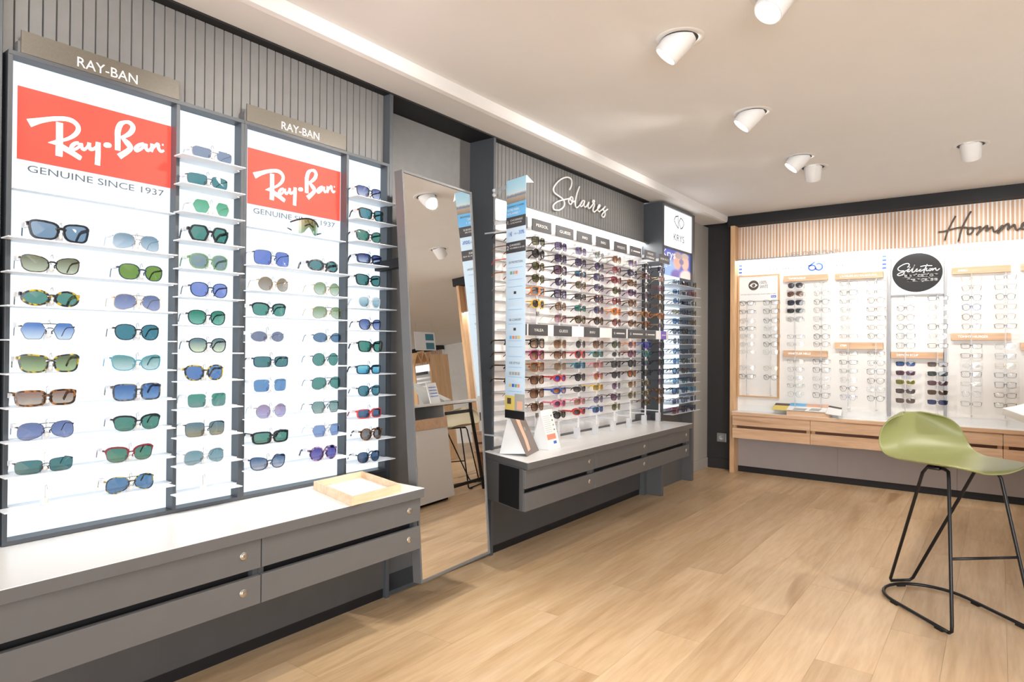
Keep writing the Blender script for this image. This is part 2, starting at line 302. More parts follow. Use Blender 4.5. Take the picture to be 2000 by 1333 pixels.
D={"RB":[[[0.0631,0.519,0.1127],[0.0861,0.5455,0.097],[0.1262,0.5896,0.0745],[0.1943,0.6536,0.0613],[0.2645,0.6972,0.0621],[0.3123,0.6976,0.0662],[0.3442,0.6559,0.0629],[0.3528,0.5976,0.063],[0.3401,0.5265,0.0581],[0.3089,0.4545,0.0481],[0.2756,0.4043,0.0406],[0.2472,0.373,0.0357]],[[0.239,0.6275,0.0855],[0.2396,0.4711,0.0855],[0.2396,0.3009,0.0879],[0.238,0.1474,0.0855]],[[0.1731,0.3081,0.0047],[0.21,0.3261,0.0567],[0.2474,0.3436,0.1142]],[[0.2476,0.2938,0.0833],[0.2907,0.2588,0.0791],[0.3342,0.218,0.0749],[0.3663,0.1839,0.068],[0.3727,0.1777,0.0486]],[[0.3579,0.3976,0.0437],[0.3335,0.3787,0.0483],[0.3144,0.3284,0.053],[0.3146,0.2943,0.0482],[0.3339,0.2948,0.0387],[0.3556,0.3384,0.034],[0.3702,0.3981,0.0316]],[[0.3699,0.4038,0.0486],[0.3752,0.3427,0.0487],[0.3877,0.318,0.0439],[0.405,0.3521,0.0342],[0.4196,0.4066,0.0368]],[[0.4221,0.4374,0.0491],[0.4214,0.3844,0.0515],[0.4301,0.3441,0.0491],[0.4551,0.3664,0.0419],[0.4754,0.418,0.0421]],[[0.4786,0.473,0.0669],[0.4784,0.3076,0.0694],[0.4752,0.1308,0.0718]],[[0.5137,0.4502,0.0249],[0.5241,0.454,0.0649],[0.5396,0.4626,0.0751],[0.5554,0.4682,0.0653],[0.5658,0.4725,0.0251]],[[0.6075,0.418,0.076],[0.6066,0.5773,0.0785],[0.6071,0.7104,0.0811],[0.6237,0.8227,0.0737],[0.6547,0.8749,0.046],[0.6875,0.8839,0.0616],[0.7098,0.8355,0.0709],[0.7002,0.7564,0.072],[0.6667,0.6768,0.0563],[0.6317,0.6318,0.0331]],[[0.6317,0.6318,0.0331],[0.6727,0.5635,0.0845],[0.6938,0.5076,0.0771],[0.6761,0.4431,0.0743],[0.6171,0.3284,0.0862]],[[0.7895,0.6128,0.047],[0.7558,0.5763,0.0519],[0.731,0.5142,0.0569],[0.7367,0.4801,0.0492],[0.7645,0.5128,0.039],[0.7925,0.5773,0.0366],[0.8021,0.6133,0.034]],[[0.8036,0.6204,0.0497],[0.8039,0.5517,0.0497],[0.8185,0.5218,0.0446],[0.8383,0.563,0.0342],[0.8478,0.6246,0.0395]],[[0.8494,0.6445,0.0606],[0.8469,0.5678,0.0553],[0.8415,0.5171,0.0448]],[[0.8472,0.555,0.0369],[0.8729,0.6313,0.0397],[0.8902,0.6597,0.0531],[0.8964,0.5929,0.0505],[0.9144,0.5578,0.0453],[0.9362,0.5853,0.0294]],[[0.9203,0.6649,0.0187],[0.9262,0.6682,0.0294],[0.9321,0.6711,0.0187]]],"SOL":[[[3.6172,2.1696],[3.6391,2.1974],[3.6477,2.2251],[3.6385,2.2444],[3.6074,2.2495],[3.5724,2.2433],[3.521,2.222],[3.4707,2.1887],[3.4379,2.157],[3.4279,2.1347],[3.4425,2.1172],[3.4801,2.1084],[3.5226,2.1004],[3.5484,2.089],[3.5595,2.0702],[3.5447,2.0444],[3.5065,2.0217],[3.4688,2.0118],[3.4356,2.0117],[3.4251,2.0257],[3.4352,2.0433],[3.4723,2.0659],[3.5227,2.0854],[3.5743,2.1007],[3.6179,2.1146]],[[3.6179,2.1146],[3.6094,2.0955],[3.6161,2.0827],[3.6339,2.0793],[3.6516,2.0938],[3.6617,2.1145],[3.6557,2.1276],[3.6422,2.1297],[3.629,2.1202],[3.6403,2.1035],[3.6672,2.1018],[3.692,2.113]],[[3.7434,2.2183],[3.7164,2.1723],[3.6964,2.1257],[3.6923,2.0893],[3.7039,2.0711],[3.7245,2.0759],[3.7543,2.0979],[3.7774,2.1189]],[[3.8102,2.1346],[3.7866,2.1315],[3.7681,2.1148],[3.759,2.0964],[3.7661,2.0868],[3.787,2.0989],[3.8057,2.1216],[3.8126,2.1326],[3.8058,2.1071],[3.8155,2.093],[3.8345,2.1],[3.8703,2.1358],[3.8585,2.1116],[3.8635,2.0953],[3.8829,2.0962],[3.9169,2.1244],[3.9463,2.157],[3.9263,2.1588],[3.9191,2.1446],[3.939,2.1395],[3.9466,2.1309],[3.932,2.1072],[3.9273,2.0866],[3.9472,2.0825],[3.9771,2.1001],[4.0072,2.1204],[4.0274,2.1415],[4.0095,2.1409],[3.992,2.1177],[3.9973,2.1011],[4.0178,2.097],[4.0535,2.1157],[4.1001,2.148]],[[4.1001,2.148],[4.0794,2.1278],[4.0743,2.1168],[4.0954,2.1076],[4.1009,2.0906],[4.0854,2.0702],[4.0646,2.0656],[4.0515,2.0774],[4.0746,2.099],[4.1006,2.1136],[4.1374,2.134]]],"HOM":[[[-0.2734,2.1795],[-0.3013,2.12],[-0.325,2.0651],[-0.3413,1.9985]],[[-0.1758,2.2054],[-0.2075,2.1419],[-0.2336,2.0773],[-0.2553,1.9817]],[[-0.3851,2.0675],[-0.352,2.0678],[-0.3072,2.0777],[-0.2599,2.0871],[-0.219,2.0865],[-0.19,2.0799],[-0.1699,2.0796]],[[-0.1699,2.0779],[-0.19,2.0729],[-0.1972,2.0524],[-0.1928,2.0343],[-0.1784,2.0329],[-0.1641,2.0526],[-0.1612,2.0735],[-0.1699,2.0796],[-0.1498,2.0723],[-0.1156,2.0828]],[[-0.1156,2.0828],[-0.1241,2.0486],[-0.1411,2.0205],[-0.1155,2.0513],[-0.0901,2.0766],[-0.0761,2.0856],[-0.0761,2.0682],[-0.0816,2.0444],[-0.062,2.0633],[-0.0453,2.072],[-0.0397,2.0541],[-0.0341,2.0362],[-0.0147,2.0412],[0.0074,2.0665],[0.0184,2.0791]],[[0.0184,2.0791],[0.0074,2.0458],[-0.0146,2.0187],[0.0129,2.0487],[0.0348,2.0774],[0.0512,2.086],[0.0539,2.0685],[0.0485,2.0417],[0.0702,2.0634],[0.0864,2.0754],[0.0919,2.0543],[0.0973,2.035],[0.1134,2.0385],[0.1321,2.0536],[0.1534,2.0784],[0.148,2.0858],[0.1321,2.0739],[0.1294,2.0471],[0.1428,2.0355],[0.1746,2.0525]]],"SEL":[[[-0.5917,1.8028],[-0.5799,1.8187],[-0.5847,1.8315],[-0.6038,1.8329],[-0.6302,1.8221],[-0.6543,1.8041],[-0.6567,1.7874],[-0.6397,1.7765],[-0.6204,1.7767],[-0.6132,1.7679],[-0.6204,1.7516],[-0.642,1.7403],[-0.659,1.7427],[-0.659,1.7511],[-0.6421,1.7613],[-0.6132,1.7707],[-0.5965,1.7794]],[[-0.5964,1.7724],[-0.5845,1.78],[-0.5798,1.7881],[-0.5893,1.7859],[-0.5941,1.7723],[-0.5869,1.7663],[-0.575,1.7711],[-0.556,1.7921],[-0.5419,1.8189],[-0.5537,1.7919],[-0.5607,1.7674],[-0.5536,1.7609],[-0.5418,1.769],[-0.5253,1.7818],[-0.5277,1.7861],[-0.5335,1.7796],[-0.5335,1.7685],[-0.5253,1.7666],[-0.5135,1.7728]],[[-0.5798,1.7992],[-0.5727,1.8043]],[[-0.4983,1.7815],[-0.5065,1.7792],[-0.5112,1.7699],[-0.5041,1.7661],[-0.4878,1.7739],[-0.4773,1.7815]],[[-0.4577,1.8186],[-0.4715,1.7866],[-0.4808,1.757],[-0.4766,1.7485]],[[-0.5042,1.8025],[-0.4716,1.8086],[-0.4253,1.8055]],[[-0.4599,1.7886],[-0.4645,1.7724],[-0.4576,1.767],[-0.446,1.774],[-0.4345,1.7842],[-0.4437,1.7793],[-0.446,1.7685],[-0.4368,1.7674],[-0.4276,1.7783],[-0.4322,1.7835]],[[-0.4196,1.786],[-0.423,1.7676],[-0.4115,1.78],[-0.4024,1.7848],[-0.4001,1.7711],[-0.3909,1.7664],[-0.375,1.7803]]],"SIX":[[[-1.2857,1.8974],[-1.3237,1.8693],[-1.3355,1.8496],[-1.3235,1.8308],[-1.2997,1.8267],[-1.2808,1.8408],[-1.2856,1.8616],[-1.3046,1.8706],[-1.3284,1.8671],[-1.3404,1.8705]],[[-1.2738,1.8761],[-1.2526,1.8823],[-1.2291,1.868],[-1.2267,1.8424],[-1.2477,1.8259],[-1.2736,1.8327],[-1.2808,1.8459]]],"BX":{"A":[-1.836,-1.627],"B":[-1.421,-1.213],"C":[-1.006,-0.804],"D":[-0.597,-0.383],"E":[-0.17,0.035]},"BZ":{"A":[1.55,1.472,1.39,1.321,1.252,1.179,1.11,1.037,0.966,0.886],"B":[1.69,1.616,1.541,1.471,1.396,1.326,1.247,1.181,1.032,0.962,0.887,0.821,0.747],"C":[1.687,1.611,1.54,1.468,1.397,1.321,1.25,1.107,1.032,0.96,0.885,0.814,0.743],"D":[1.541,1.469,1.397,1.321,1.249,1.173,1.028,0.956,0.884,0.812,0.736],"E":[1.682,1.61,1.537,1.465,1.392,1.32,1.171,1.099,1.027,0.958,0.886,0.81,0.737]}}

# ------------------------------------------------------------------ room shell
fl = struct(box(-2.6, 9.2, -3.2, 12.6, -0.06, -0.004).build('floor', M['floor']))
pl_me = box(-0.0947, 0.0947, -0.6395, 0.6395, -0.012, 0).mesh('plank', M['floor'])
for i in range(25):
    off = (i * 0.47) % 1.28
    for j in range(-1, 6):
        y = 0.3 + j * 1.28 + off
        if y < -0.2 or y > 6.75: continue
        o = bpy.data.objects.new('plank', pl_me); link(o, fl); o.location = (-2.16 + i * 0.19, y, 0)
struct(box(-2.6, 9.2, -3.2, 12.6, 2.36, 2.42).build('ceiling', M['ceil']))
sf = MB()
prof = [(-2.6, 2.302), (-2.045, 2.302), (-2.022, 2.306), (-2.014, 2.318), (-2.012, 2.366), (-2.6, 2.366)]
sf.prism(prof, -3.2, 6.0, 0, lambda a, b, c: (a, c, b))
struct(sf.build('trim_1', M['ceil']))
struct(box(-2.2, 9.2, -3.05, -3.0, 0, 0.35).build('wall_front', M['greywall']))
struct(box(9.0, 9.06, -3.2, 12.6, 0, 2.36).build('wall_right', M['ceil']))
struct(box(-2.6, 9.2, 12.4, 12.46, 0, 2.36).build('wall_far', M['cream']))
# left wall: recess back, pale wall in the corner, near return
wl = struct(MB().box(-2.44, -2.40, -3.2, 6.2, 0, 2.31).build('wall_left', M['dark']))
struct(box(-2.40, -2.25, 5.445, 6.15, 0, 2.302).build('wall_left_corner', M['greywall']))
struct(box(-2.40, -2.224, -3.2, 0.572, 0, 2.302).build('wall_left_near', M['slatgrey']))
struct(box(-2.25, -2.238, 5.445, 6.138, 0, 0.094).build('baseboard_left', M['greywall'], bevel=0.003))
wb = struct(box(-2.40, 0.66, 6.15, 6.21, 0, 2.36).build('wall_back', M['blackwall']))
struct(box(-2.25, -1.99, 6.138, 6.15, 0, 0.094).build('baseboard_back', M['blackwall'], bevel=0.003))
struct(box(-2.012, 0.66, 6.0, 6.15, 2.268, 2.36).build('trim_2', M['black']))
# slatted upper wall, each slat a piece of the left wall
for n0, y0, y1, zs0 in (('a', 0.596, 2.030, 1.972), ('b', 2.812, 4.765, 1.976)):
    box(-2.290, -2.276, y0, y1, zs0, 2.294).build('slat_backing', M['black'], wl)
    n = int((y1 - y0) / 0.0346); p = (y1 - y0) / n
    sm = MB()
    a = p / 2 - 0.0022
    sm.hexa([(-2.278, -a - .0015, 0), (-2.278, a + .0015, 0), (-2.265, a, 0), (-2.265, -a, 0)], [(-2.278, -a - .0015, 2.293 - zs0), (-2.278, a + .0015, 2.293 - zs0), (-2.265, a, 2.293 - zs0), (-2.265, -a, 2.293 - zs0)])
    me = sm.mesh('slat', M['slatgrey'])
    for i in range(n):
        o = bpy.data.objects.new('slat', me); link(o, wl); o.location = (0, y0 + (i + .5) * p, zs0)
struct(box(-2.40, -2.222, 0.572, 4.77, 2.294, 2.304).build('trim_3', M['black']))
struct(box(-2.40, -2.235, 0.47, 2.030, 0.045, 0.58).build('trim_4', M['dark']))
struct(box(-2.40, -2.242, 0.47, 2.030, 0, 0.045).build('baseboard_left_near', M['black']))
struct(box(-2.40, -2.235, 2.812, 4.66, 0.045, 0.58).build('trim_5', M['dark']))
struct(box(-2.40, -2.242, 2.812, 4.66, 0, 0.045).build('baseboard_left_middle', M['black']))
struct(box(-2.40, -2.20, 4.66, 5.40, 0, 0.62).build('trim_6', M['grey']))

# upright partition panels framing the recesses
for y0, lab in ((0.574, 'tall grey partition panel at left end of the lit sunglasses cabinets'), (2.030, 'tall grey partition panel between the lit cabinets and the mirror'), (2.790, 'tall blue-grey partition panel between the mirror and the white rack')):
    MB().box(-2.40, -2.222, y0, y0 + 0.02, 0, 2.294).solo('partition_panel', M['navy'], lab, 'panel', 'partition panels of the left wall', bevel=0.002)

# ------------------------------------------------------------------ drawer units and worktops of the left wall
def lock(parent, x, y, z):
    Mt = Matrix.Translation(Vector((x, y, z)) - root_offset(parent)) @ Matrix.Rotation(math.pi / 2, 4, 'Y')
    mb = MB(); mb.lathe([(0.0125, -0.002), (0.0125, 0.001), (0.0105, 0.0028), (0.0085, 0.0022), (0.0075, 0.0042), (0.001, 0.0042)], Mt, 20)
    mb.box(0.0042, 0.0046, -0.0007, 0.0007, -0.003, 0.003, 1)
    n0 = len(mb.v) - 8; c = Vector((x, y, z)) - root_offset(parent)
    for i in range(n0, n0 + 8): mb.v[i] = tuple(Vector(mb.v[i]) + c)
    return mb.build('lock', [M['steel'], M['black']], parent, smooth=True, local=True)
def drawer_unit(y0, y1, label, group, locks=True, cut=0.0):
    t = thing('drawer_unit', (-2.05, (y0 + y1) / 2, 0.33), label, 'drawer unit', group)
    MB().prism([(-1.90, y0 + .004), (-1.90, y1 - .002), (-2.232, y1 - .002), (-2.232, y0 + cut + .004)], 0.34, 0.54).build('carcass', M['black'], t)
    for ya, yb, c_ in ((y0, y0 + .02, cut), (y1 - .02, y1, 0.0)):
        MB().prism([(-1.8765, ya + .0005), (-1.8765, yb - .0005), (-2.234, yb + c_ - .0005), (-2.234, ya + c_ + .0005)], 0.3345, 0.5405).build('side_panel', M['grey'] if cut else M['navy'], t)
    for za, zb in ((0.447, 0.539), (0.335, 0.424)):
        d = box(-1.876, -1.857, y0 + .002, y1 - .002, za, zb).build('drawer', M['grey'], t, bevel=0.0015)
        if locks: lock(d, -1.857, y1 - 0.061, (za + zb) / 2 + 0.004)
    return t
G1 = 'drawer units along the left wall'
drawer_unit(0.470, 1.175, 'grey two-drawer unit under the worktop, nearest the left edge of the photo', G1)
drawer_unit(1.175, 1.878, 'grey two-drawer unit under the wooden tray, next to the mirror', G1)
drawer_unit(2.598, 3.285, 'grey two-drawer unit just right of the mirror, under the tent card', G1, cut=.125)
drawer_unit(3.285, 3.996, 'grey two-drawer unit in the middle under the white sunglasses rack', G1)
drawer_unit(3.996, 4.705, 'grey two-drawer unit at far end under the rack, beside the tower', G1)
def worktop(y0, y1, label, cut=0.0):
    t = thing('worktop', (-2.05, (y0 + y1) / 2, 0.541), label, 'worktop', 'white topped worktops of the left wall')
    MB().prism([(-1.845, y0), (-1.845, y1), (-2.236, y1), (-2.236, y0 + cut)], 0.541, 0.575).build('slab', M['grey'], t, bevel=0.001)
    MB().prism([(-1.846, y0 + .001), (-1.846, y1 - .001), (-2.236, y1 - .001), (-2.236, y0 + cut + .001)], 0.575, 0.577).build('white_surface', M['white'], t)
worktop(0.455, 1.887, 'long white topped worktop with grey edge below the lit cabinets')
worktop(2.600, 4.740, 'long white topped worktop with grey edge below the white rack', .135)

# ------------------------------------------------------------------ lit sunglasses cabinets
def holder(parent, y, z, empty=False):
    o = root_offset(parent); x = -2.178
    mb = MB(); mb.box(x - .012, x, y - .008, y + .008, z, z + .020, 0)
    mb.lathe([(.001, -.006), (.0045, -.004), (.006, 0), (.0045, .004), (.001, .006)], Matrix.Translation((x + .006, y, z + .013)), 10, 1)
    mb.tube([(x - .014, y + .004, z + .01), (x - .014, y + .004, z + .052), (x - .008, y + .006, z + .056), (x - .002, y + .006, z + .045)], .0011, 5, 2)
    return mb.build('holder', [M['frost'], M['pearl'], M['chrome']], parent)
SHELVES = {}
def bay(t, name, y0, y1, fr, zs, kind, holders):
    g = box(-2.275, -2.268, y0, y1, 0.592, 1.957).build('backlit_panel', M['glow'], t)
    SHELVES[name] = []
    for k, z in enumerate(zs):
        fa, fb = fr
        mb = MB()
        poly = [(-2.266, y0 + .004), (-2.2225, y0 + .004), (-2.219, fa), (-2.160, fa), (-2.160, fb), (-2.219, fb), (-2.2225, y1 - .004), (-2.266, y1 - .004)]
        mb.prism(poly, z - .0036, z)
        s = mb.build('shelf', M['shelf'], t, bevel=0.0008)
        SHELVES[name].append((s, z))
        for y in holders: holder(s, y, z)
TOP = 1.971; BOT = 0.579
Z9 = [1.441 - 0.0945 * k for k in range(9)]
Z13 = [1.781 - 0.09475 * k for k in range(13)]
def cabinet(y0, div, y1, label, bays):
    t = thing('display_cabinet', (-2.25, (y0 + y1) / 2, BOT), label, 'cabinet', 'backlit sunglasses cabinets')
    e = .012
    box(-2.29, -2.222, y0, y0 + e, BOT, TOP).build('side_panel', M['navy'], t, bevel=.0008)
    box(-2.29, -2.222, y1 - e, y1, BOT, TOP).build('side_panel', M['navy'], t, bevel=.0008)
    box(-2.29, -2.2225, div - e / 2, div + e / 2, BOT + e, TOP - e).build('divider', M['navy'], t, bevel=.0008)
    box(-2.29, -2.221, y0 + .0005, y1 - .0005, TOP - e, TOP + .001).build('top_panel', M['navy'], t, bevel=.0008)
    box(-2.29, -2.221, y0 + .0005, y1 - .0005, BOT, BOT + e).build('bottom_panel', M['navy'], t, bevel=.0008)
    return t
cA = cabinet(0.606, 1.079, 1.319, 'first tall backlit cabinet with wide and narrow sunglasses bays, nearest the camera', None)
bay(cA, 'b1', 0.618, 1.073, (0.594, 1.052), Z9, 'wide', [])
bay(cA, 'b2', 1.085, 1.307, (1.064, 1.289), Z13, 'narrow', [])
cB = cabinet(1.319, 1.794, 2.029, 'second tall backlit cabinet with two sunglasses bays, beside the mirror', None)
bay(cB, 'b3', 1.331, 1.788, (1.320, 1.779), Z9, 'wide', [])
bay(cB, 'b4', 1.800, 2.017, (1.795, 2.024), Z13, 'narrow', [])
class F2:       # maps logo coordinates on a poster to space
    def __init__(s, y0, W, z0, H, x): s.y0, s.W, s.z0, s.H, s.x = y0, W, z0, H, x; s.asp = W / H
    def __call__(s, a, b): return (s.x, s.y0 + a * s.W, s.z0 + b * s.H)
def poster(t, y0, y1, ya, yb, lab):
    p = box(-2.267, -2.262, ya, yb, 1.587, 1.957).build('header_panel', M['glow'], t)
    box(-2.262, -2.2605, y0, y1, 1.678, 1.889).build('red_field', M['red'], p)
    fn = F2(y0, y1 - y0, 1.678, 0.211, -2.2600); mb = MB()
    for i, st in enumerate(D['RB']):
        fn.x = -2.2600 + i * 0.00002; strip(mb, smooth_path(st, 4), fn)
    mb.build('script_lettering', M['whiteprint'], p)
    W = y1 - y0
    text('slogan_lettering', 'GENUINE SINCE 1937', (-2.2615, y0 + .06 * W, 1.646), YP, ZP, .88 * W, .021, M['ink'], p)
    box(-2.262, -2.224, ya, yb, 1.585, 1.5885).build('header_lip', M['shelf'], t)
poster(cA, 0.640, 1.078, 0.618, 1.073 + .004, '')
poster(cB, 1.356, 1.785, 1.331, 1.788, '')
def brand_plate(y0, y1, ty0, ty1, label):
    t = thing('brand_plate', (-2.23, (y0 + y1) / 2, TOP + .001), label, 'sign', 'bronze name plates on the lit cabinets')
    box(-2.228, -2.2215, y0, y1, TOP + .0015, 2.037).build('plate', M['bronze'], t, bevel=.0008)
    text('lettering', 'RAY-BAN', (-2.2210, ty0, 1.977 + .005), YP, ZP, ty1 - ty0, .031, M['letter'], t)
    for y in (y0 - .006, y1 - .06):
        box(-2.262, -2.228, y, y + .028, TOP + .0015, 2.006).build('bracket', M['grey'], t)
brand_plate(0.636, 1.081, 0.776, 0.947, 'wide bronze name plate on top of the nearest lit cabinet')
brand_plate(1.328, 1.783, 1.472, 1.646, 'bronze name plate on top of the second lit cabinet, above its red poster')

# wooden tray on the first worktop
t = thing('wooden_tray', (-1.99, 1.66, 0.577), 'shallow pale wooden tray standing at right end of the near worktop', 'tray', rotz=0.0)
def skew(x, y): return (-1.836 + x * (-0.330) + y * (-0.022), 1.512 + x * 0.082 + y * 0.262)
def tbox(a0, a1, b0, b1, z0, z1):
    q = [skew(a0, b0), skew(a1, b0), skew(a1, b1), skew(a0, b1)]
    return MB().hexa([(x, y, z0) for x, y in q], [(x, y, z1) for x, y in q])
tbox(0.03, .97, .04, .96, .577, .583).build('tray_base', M['paper'], t)
for a0, a1, b0, b1 in ((0, 1, 0, .045), (0, 1, .955, 1), (0, .036, .045, .955), (.964, 1, .045, .955)):
    tbox(a0, a1, b0, b1, .577, .609).build('tray_side', M['tray'], t, bevel=.001)

# ------------------------------------------------------------------ mirror and its niche
t = thing('mirror_niche', (-2.3, 2.42, 0), 'dark open box niche behind the leaning mirror', 'niche')
box(-2.399, -2.224, 2.051, 2.789, 0.006, 0.026).build('floor_board', M['navy'], t, bevel=.001)
box(-2.399, -2.392, 2.051, 2.789, 0.026, 2.292).build('back_board', M['slatgrey'], t)
mt = thing('standing_mirror', (-1.9010, 2.159, 0.1735), 'tall grey framed mirror tilted back between the two partition panels', 'mirror')
tilt = math.radians(4.25); mt.rotation_euler = (0, -tilt, math.radians(3.0))
HM = 1.722; HW = 0.2415
def mbx(*a): return MB().box(*a)
for nm, a in (('frame_side', (-.045, 0, -HW, -HW + .009, 0, HM)), ('frame_side', (-.045, 0, HW - .009, HW, 0, HM)), ('frame_rail', (-.045, 0, -HW + .009, HW - .009, 0, .011)), ('frame_rail', (-.045, 0, -HW + .009, HW - .009, HM - .011, HM))):
    mbx(*a).build(nm, M['grey'], mt, bevel=.0008, local=True)
mbx(-.040, -.004, -HW + .0092, HW - .0092, .0112, HM - .0112).build('mirror_glass', M['mirror'], mt, local=True)
mbx(-.0435, -.0402, -HW + .0092, HW - .0092, .0112, HM - .0112).build('back_board', M['black'], mt, local=True)

for z in (.35, 1.35):
    mbx(-.36 + .0745 * z, -.0436, -.17, -.13, z - .02, z + .02).build('wall_bracket', M['black'], mt, local=True)
    mbx(-.36 + .0745 * z, -.0436, .13, .17, z - .02, z + .02).build('wall_bracket', M['black'], mt, local=True)

# ------------------------------------------------------------------ white sunglasses rack
t = thing('rack_wall', (-2.27, 3.8, 0.577), 'white panelled sunglasses rack wall with a bright light hood along its top', 'display rack')
for a in range(5):
    ya = 2.812 + a * 0.3906
    box(-2.29, -2.280, ya + .0008, ya + .3898, 0.5775, 1.955).build('panel', M['rackpanel'], t)
for k in range(22):
    z = 0.66 + k * 0.057
    box(-2.280, -2.262, 2.82, 4.76, z, z + .005).build('slot_rail', M['frost'], t)
box(-2.29, -2.224, 2.812, 4.768, 1.962, 1.974).build('light_hood', M['grey'], t, bevel=.001)
box(-2.275, -2.250, 2.82, 4.76, 1.952, 1.961).build('light_strip', M['led'], t)
mb = MB()
for s in D['SOL']: mb.tube([(-2.250, a, b) for a, b in smooth_path(s, 4)], .0052, 8)
mb.solo('script_sign', M['letter'], 'white tube script lettering on the grey slats above the white rack', 'sign', smooth=True)

GX = -2.07
COLY = [2.790, 3.021, 3.256, 3.486, 3.715, 3.959, 4.197, 4.440, 4.686]
ZU = [1.738, 1.667, 1.597, 1.528, 1.456, 1.384, 1.313]
ZL = [1.163, 1.098, 1.030, 0.958, 0.884, 0.808, 0.742]
clip_me = None
for c, y in enumerate(COLY):
    t = thing('rack_post', (-2.09, y, 0.62), f'white upright post carrying the {ORDC[c]} column of the white rack', 'post', 'posts of the white rack')
    box(-2.094, -2.086, y - .0045, y + .0045, 0.645, 1.775).build('upright', M['whitemat'], t)
    box(-2.2795, -2.094, y - .0045, y + .0045, 1.765, 1.773).build('bracket', M['frost'], t)
    box(-2.2795, -2.094, y - .0045, y + .0045, 0.655, 0.663).build('bracket', M['frost'], t)
    box(-2.115, -2.086, y - .016, y + .016, 0.5775, 0.645).build('foot', M['frost'], t)
    for z in ZU + ZL:
        if clip_me is None:
            cm = MB()
            for q in ((-.009, .009, .010, .0125), (-.009, .009, -.0125, -.010), (-.009, -.007, -.010, .010), (.007, .009, -.010, .010)): cm.box(-.004, .004, q[0], q[1], q[2], q[3])
            clip_me = cm.mesh('clip', M['steel'])
        o = bpy.data.objects.new('clip', clip_me); link(o, t); o.location = (0.008, 0, z + .018 - 0.62)
# sign boards
def board(y0, y1, z0, z1, lines, label, wscale=.6, mat='signdark', x=GX + .012, tm='letter', H=None):
    t = thing('brand_board', (x - .003, (y0 + y1) / 2, z0), label, 'sign', 'dark name boards on the white rack')
    box(x - .006, x, y0, y1, z0, z1).build('board', M[mat], t)
    h = (z1 - z0); n = len(lines)
    mb = MB()
    for i, s in enumerate(lines):
        hh = (H or (.26 if n == 1 else .22)) * h; zc = z0 + h * ((.5 - hh / h / 2) if n == 1 else (.58 - .42 * i))
        if s == '*':      # tiny unreadable white wordmark with a ring before it
            yc = y0 + .12 * (y1 - y0)
            mb.tube([(x + .0005, yc + math.cos(a) * .007, z0 + h / 2 + math.sin(a) * .007) for a in [2 * math.pi * k / 14 for k in range(14)]], .0012, 4, closed=True)
            for q in range(9):
                ya = y0 + (.26 + .07 * q) * (y1 - y0)
                mb.add([(x + .0006, ya, z0 + h * .43), (x + .0006, ya + .05 * (y1 - y0), z0 + h * .43), (x + .0006, ya + .05 * (y1 - y0), z0 + h * .57), (x + .0006, ya, z0 + h * .57)], [(0, 1, 2, 3)])
        else:
            wd = wscale * (y1 - y0) if n == 1 else (.5 + .22 * i) * (y1 - y0)
            text_to(mb, s, (x + .0006, (y0 + y1) / 2 - wd / 2, zc), YP, ZP, wd, hh)
    mb.build('lettering', M[tm], t)
    return t
k = .8484
ups = [(2.72, 2.885, ['*'], 'behind the hanging banner'), (2.930, 3.119, ['PERSOL'], 'reading PERSOL'), (3.170, 3.361, ['GUESS'], 'reading GUESS'), (3.405, 3.585, ['INVU'], ''), (3.640, 3.818, ['INVU'], ''), (3.885, 4.066, ['WOODYS'], ''), (4.116, 4.292, ['*'], ''), (4.350, 4.535, ['DOLCE', '& GABBANA'], ''), (4.600, 4.790, ['NINA RICCI'], '')]
for c, (a, b, tx, _) in enumerate(ups):
    bt = board(a, b, 1.790, 1.855, tx, f'dark name board at head of the {ORDC[c]} rack column', .62 if tx[0] not in ('INVU', 'NINA RICCI') else (.34 if tx[0] == 'INVU' else .78))
    box(-2.2795, GX + .006, (a + b) / 2 - .003, (a + b) / 2 + .003, 1.812, 1.832).build('arm', M['frost'], bt)
t = thing('label_rail', (GX, 3.8, 1.205), 'long white label rail across the middle of the white rack', 'rail')
box(GX - .004, GX + .0055, 2.74, 4.79, 1.207, 1.271).build('strip', M['paper'], t)
for y in (2.9, 3.6, 4.3): box(-2.2795, GX - .004, y, y + .01, 1.235, 1.245).build('bracket', M['frost'], t)
lows = [(2.700, 2.885, ['*'], 'signdark'), (2.907, 3.090, ['YALEA'], 'signdark'), (3.160, 3.350, ['GUESS'], 'signdark'), (3.502, 3.690, ['INVU'], 'signdark'), (3.868, 4.062, ['*'], 'signdark'), (4.098, 4.352, ['*'], 'signdark'), (4.355, 4.546, ['*'], 'signdark'), (4.650, 4.735, ['*'], 'violet')]
for c, (a, b, tx, mt_) in enumerate(lows):
    lb = f'dark name board {ORDC[c]} from the left on the middle label rail' if mt_ == 'signdark' else 'small violet name tag at right end of the middle label rail'
    board(a, b, 1.208, 1.270, tx, lb, .5 if tx[0] != 'INVU' else .34, mt_)

# ------------------------------------------------------------------ tower at the end of the left wall
t = thing('display_tower', (-2.2, 5.1, 0), 'tall blue-grey tower with white logo sign, poster and lit glasses shelves', 'cabinet')
TX = -2.110
box(-2.29, TX, 4.772, 4.806, 0.580, 2.285).build('side_panel', M['navy'], t, bevel=.001)
box(-2.249, TX, 5.402, 5.442, 0.001, 2.285).build('side_panel', M['grey'], t, bevel=.001)
box(-2.249, TX, 4.806, 5.402, 2.268, 2.286).build('top_panel', M['grey'], t)
box(-2.24, TX - .01, 4.806, 5.402, 1.940, 1.955).build('crossbar', M['grey'], t)
box(-2.24, TX - .02, 4.806, 5.402, 0.622, 0.636).build('bottom_panel', M['grey'], t)
box(-2.235, -2.228, 4.806, 5.402, 0.636, 1.940).build('backlit_panel', M['glow'], t)
s = box(-2.20, TX - .012, 4.808, 5.400, 1.956, 2.266).build('logo_sign', M['glowwhite'], t)
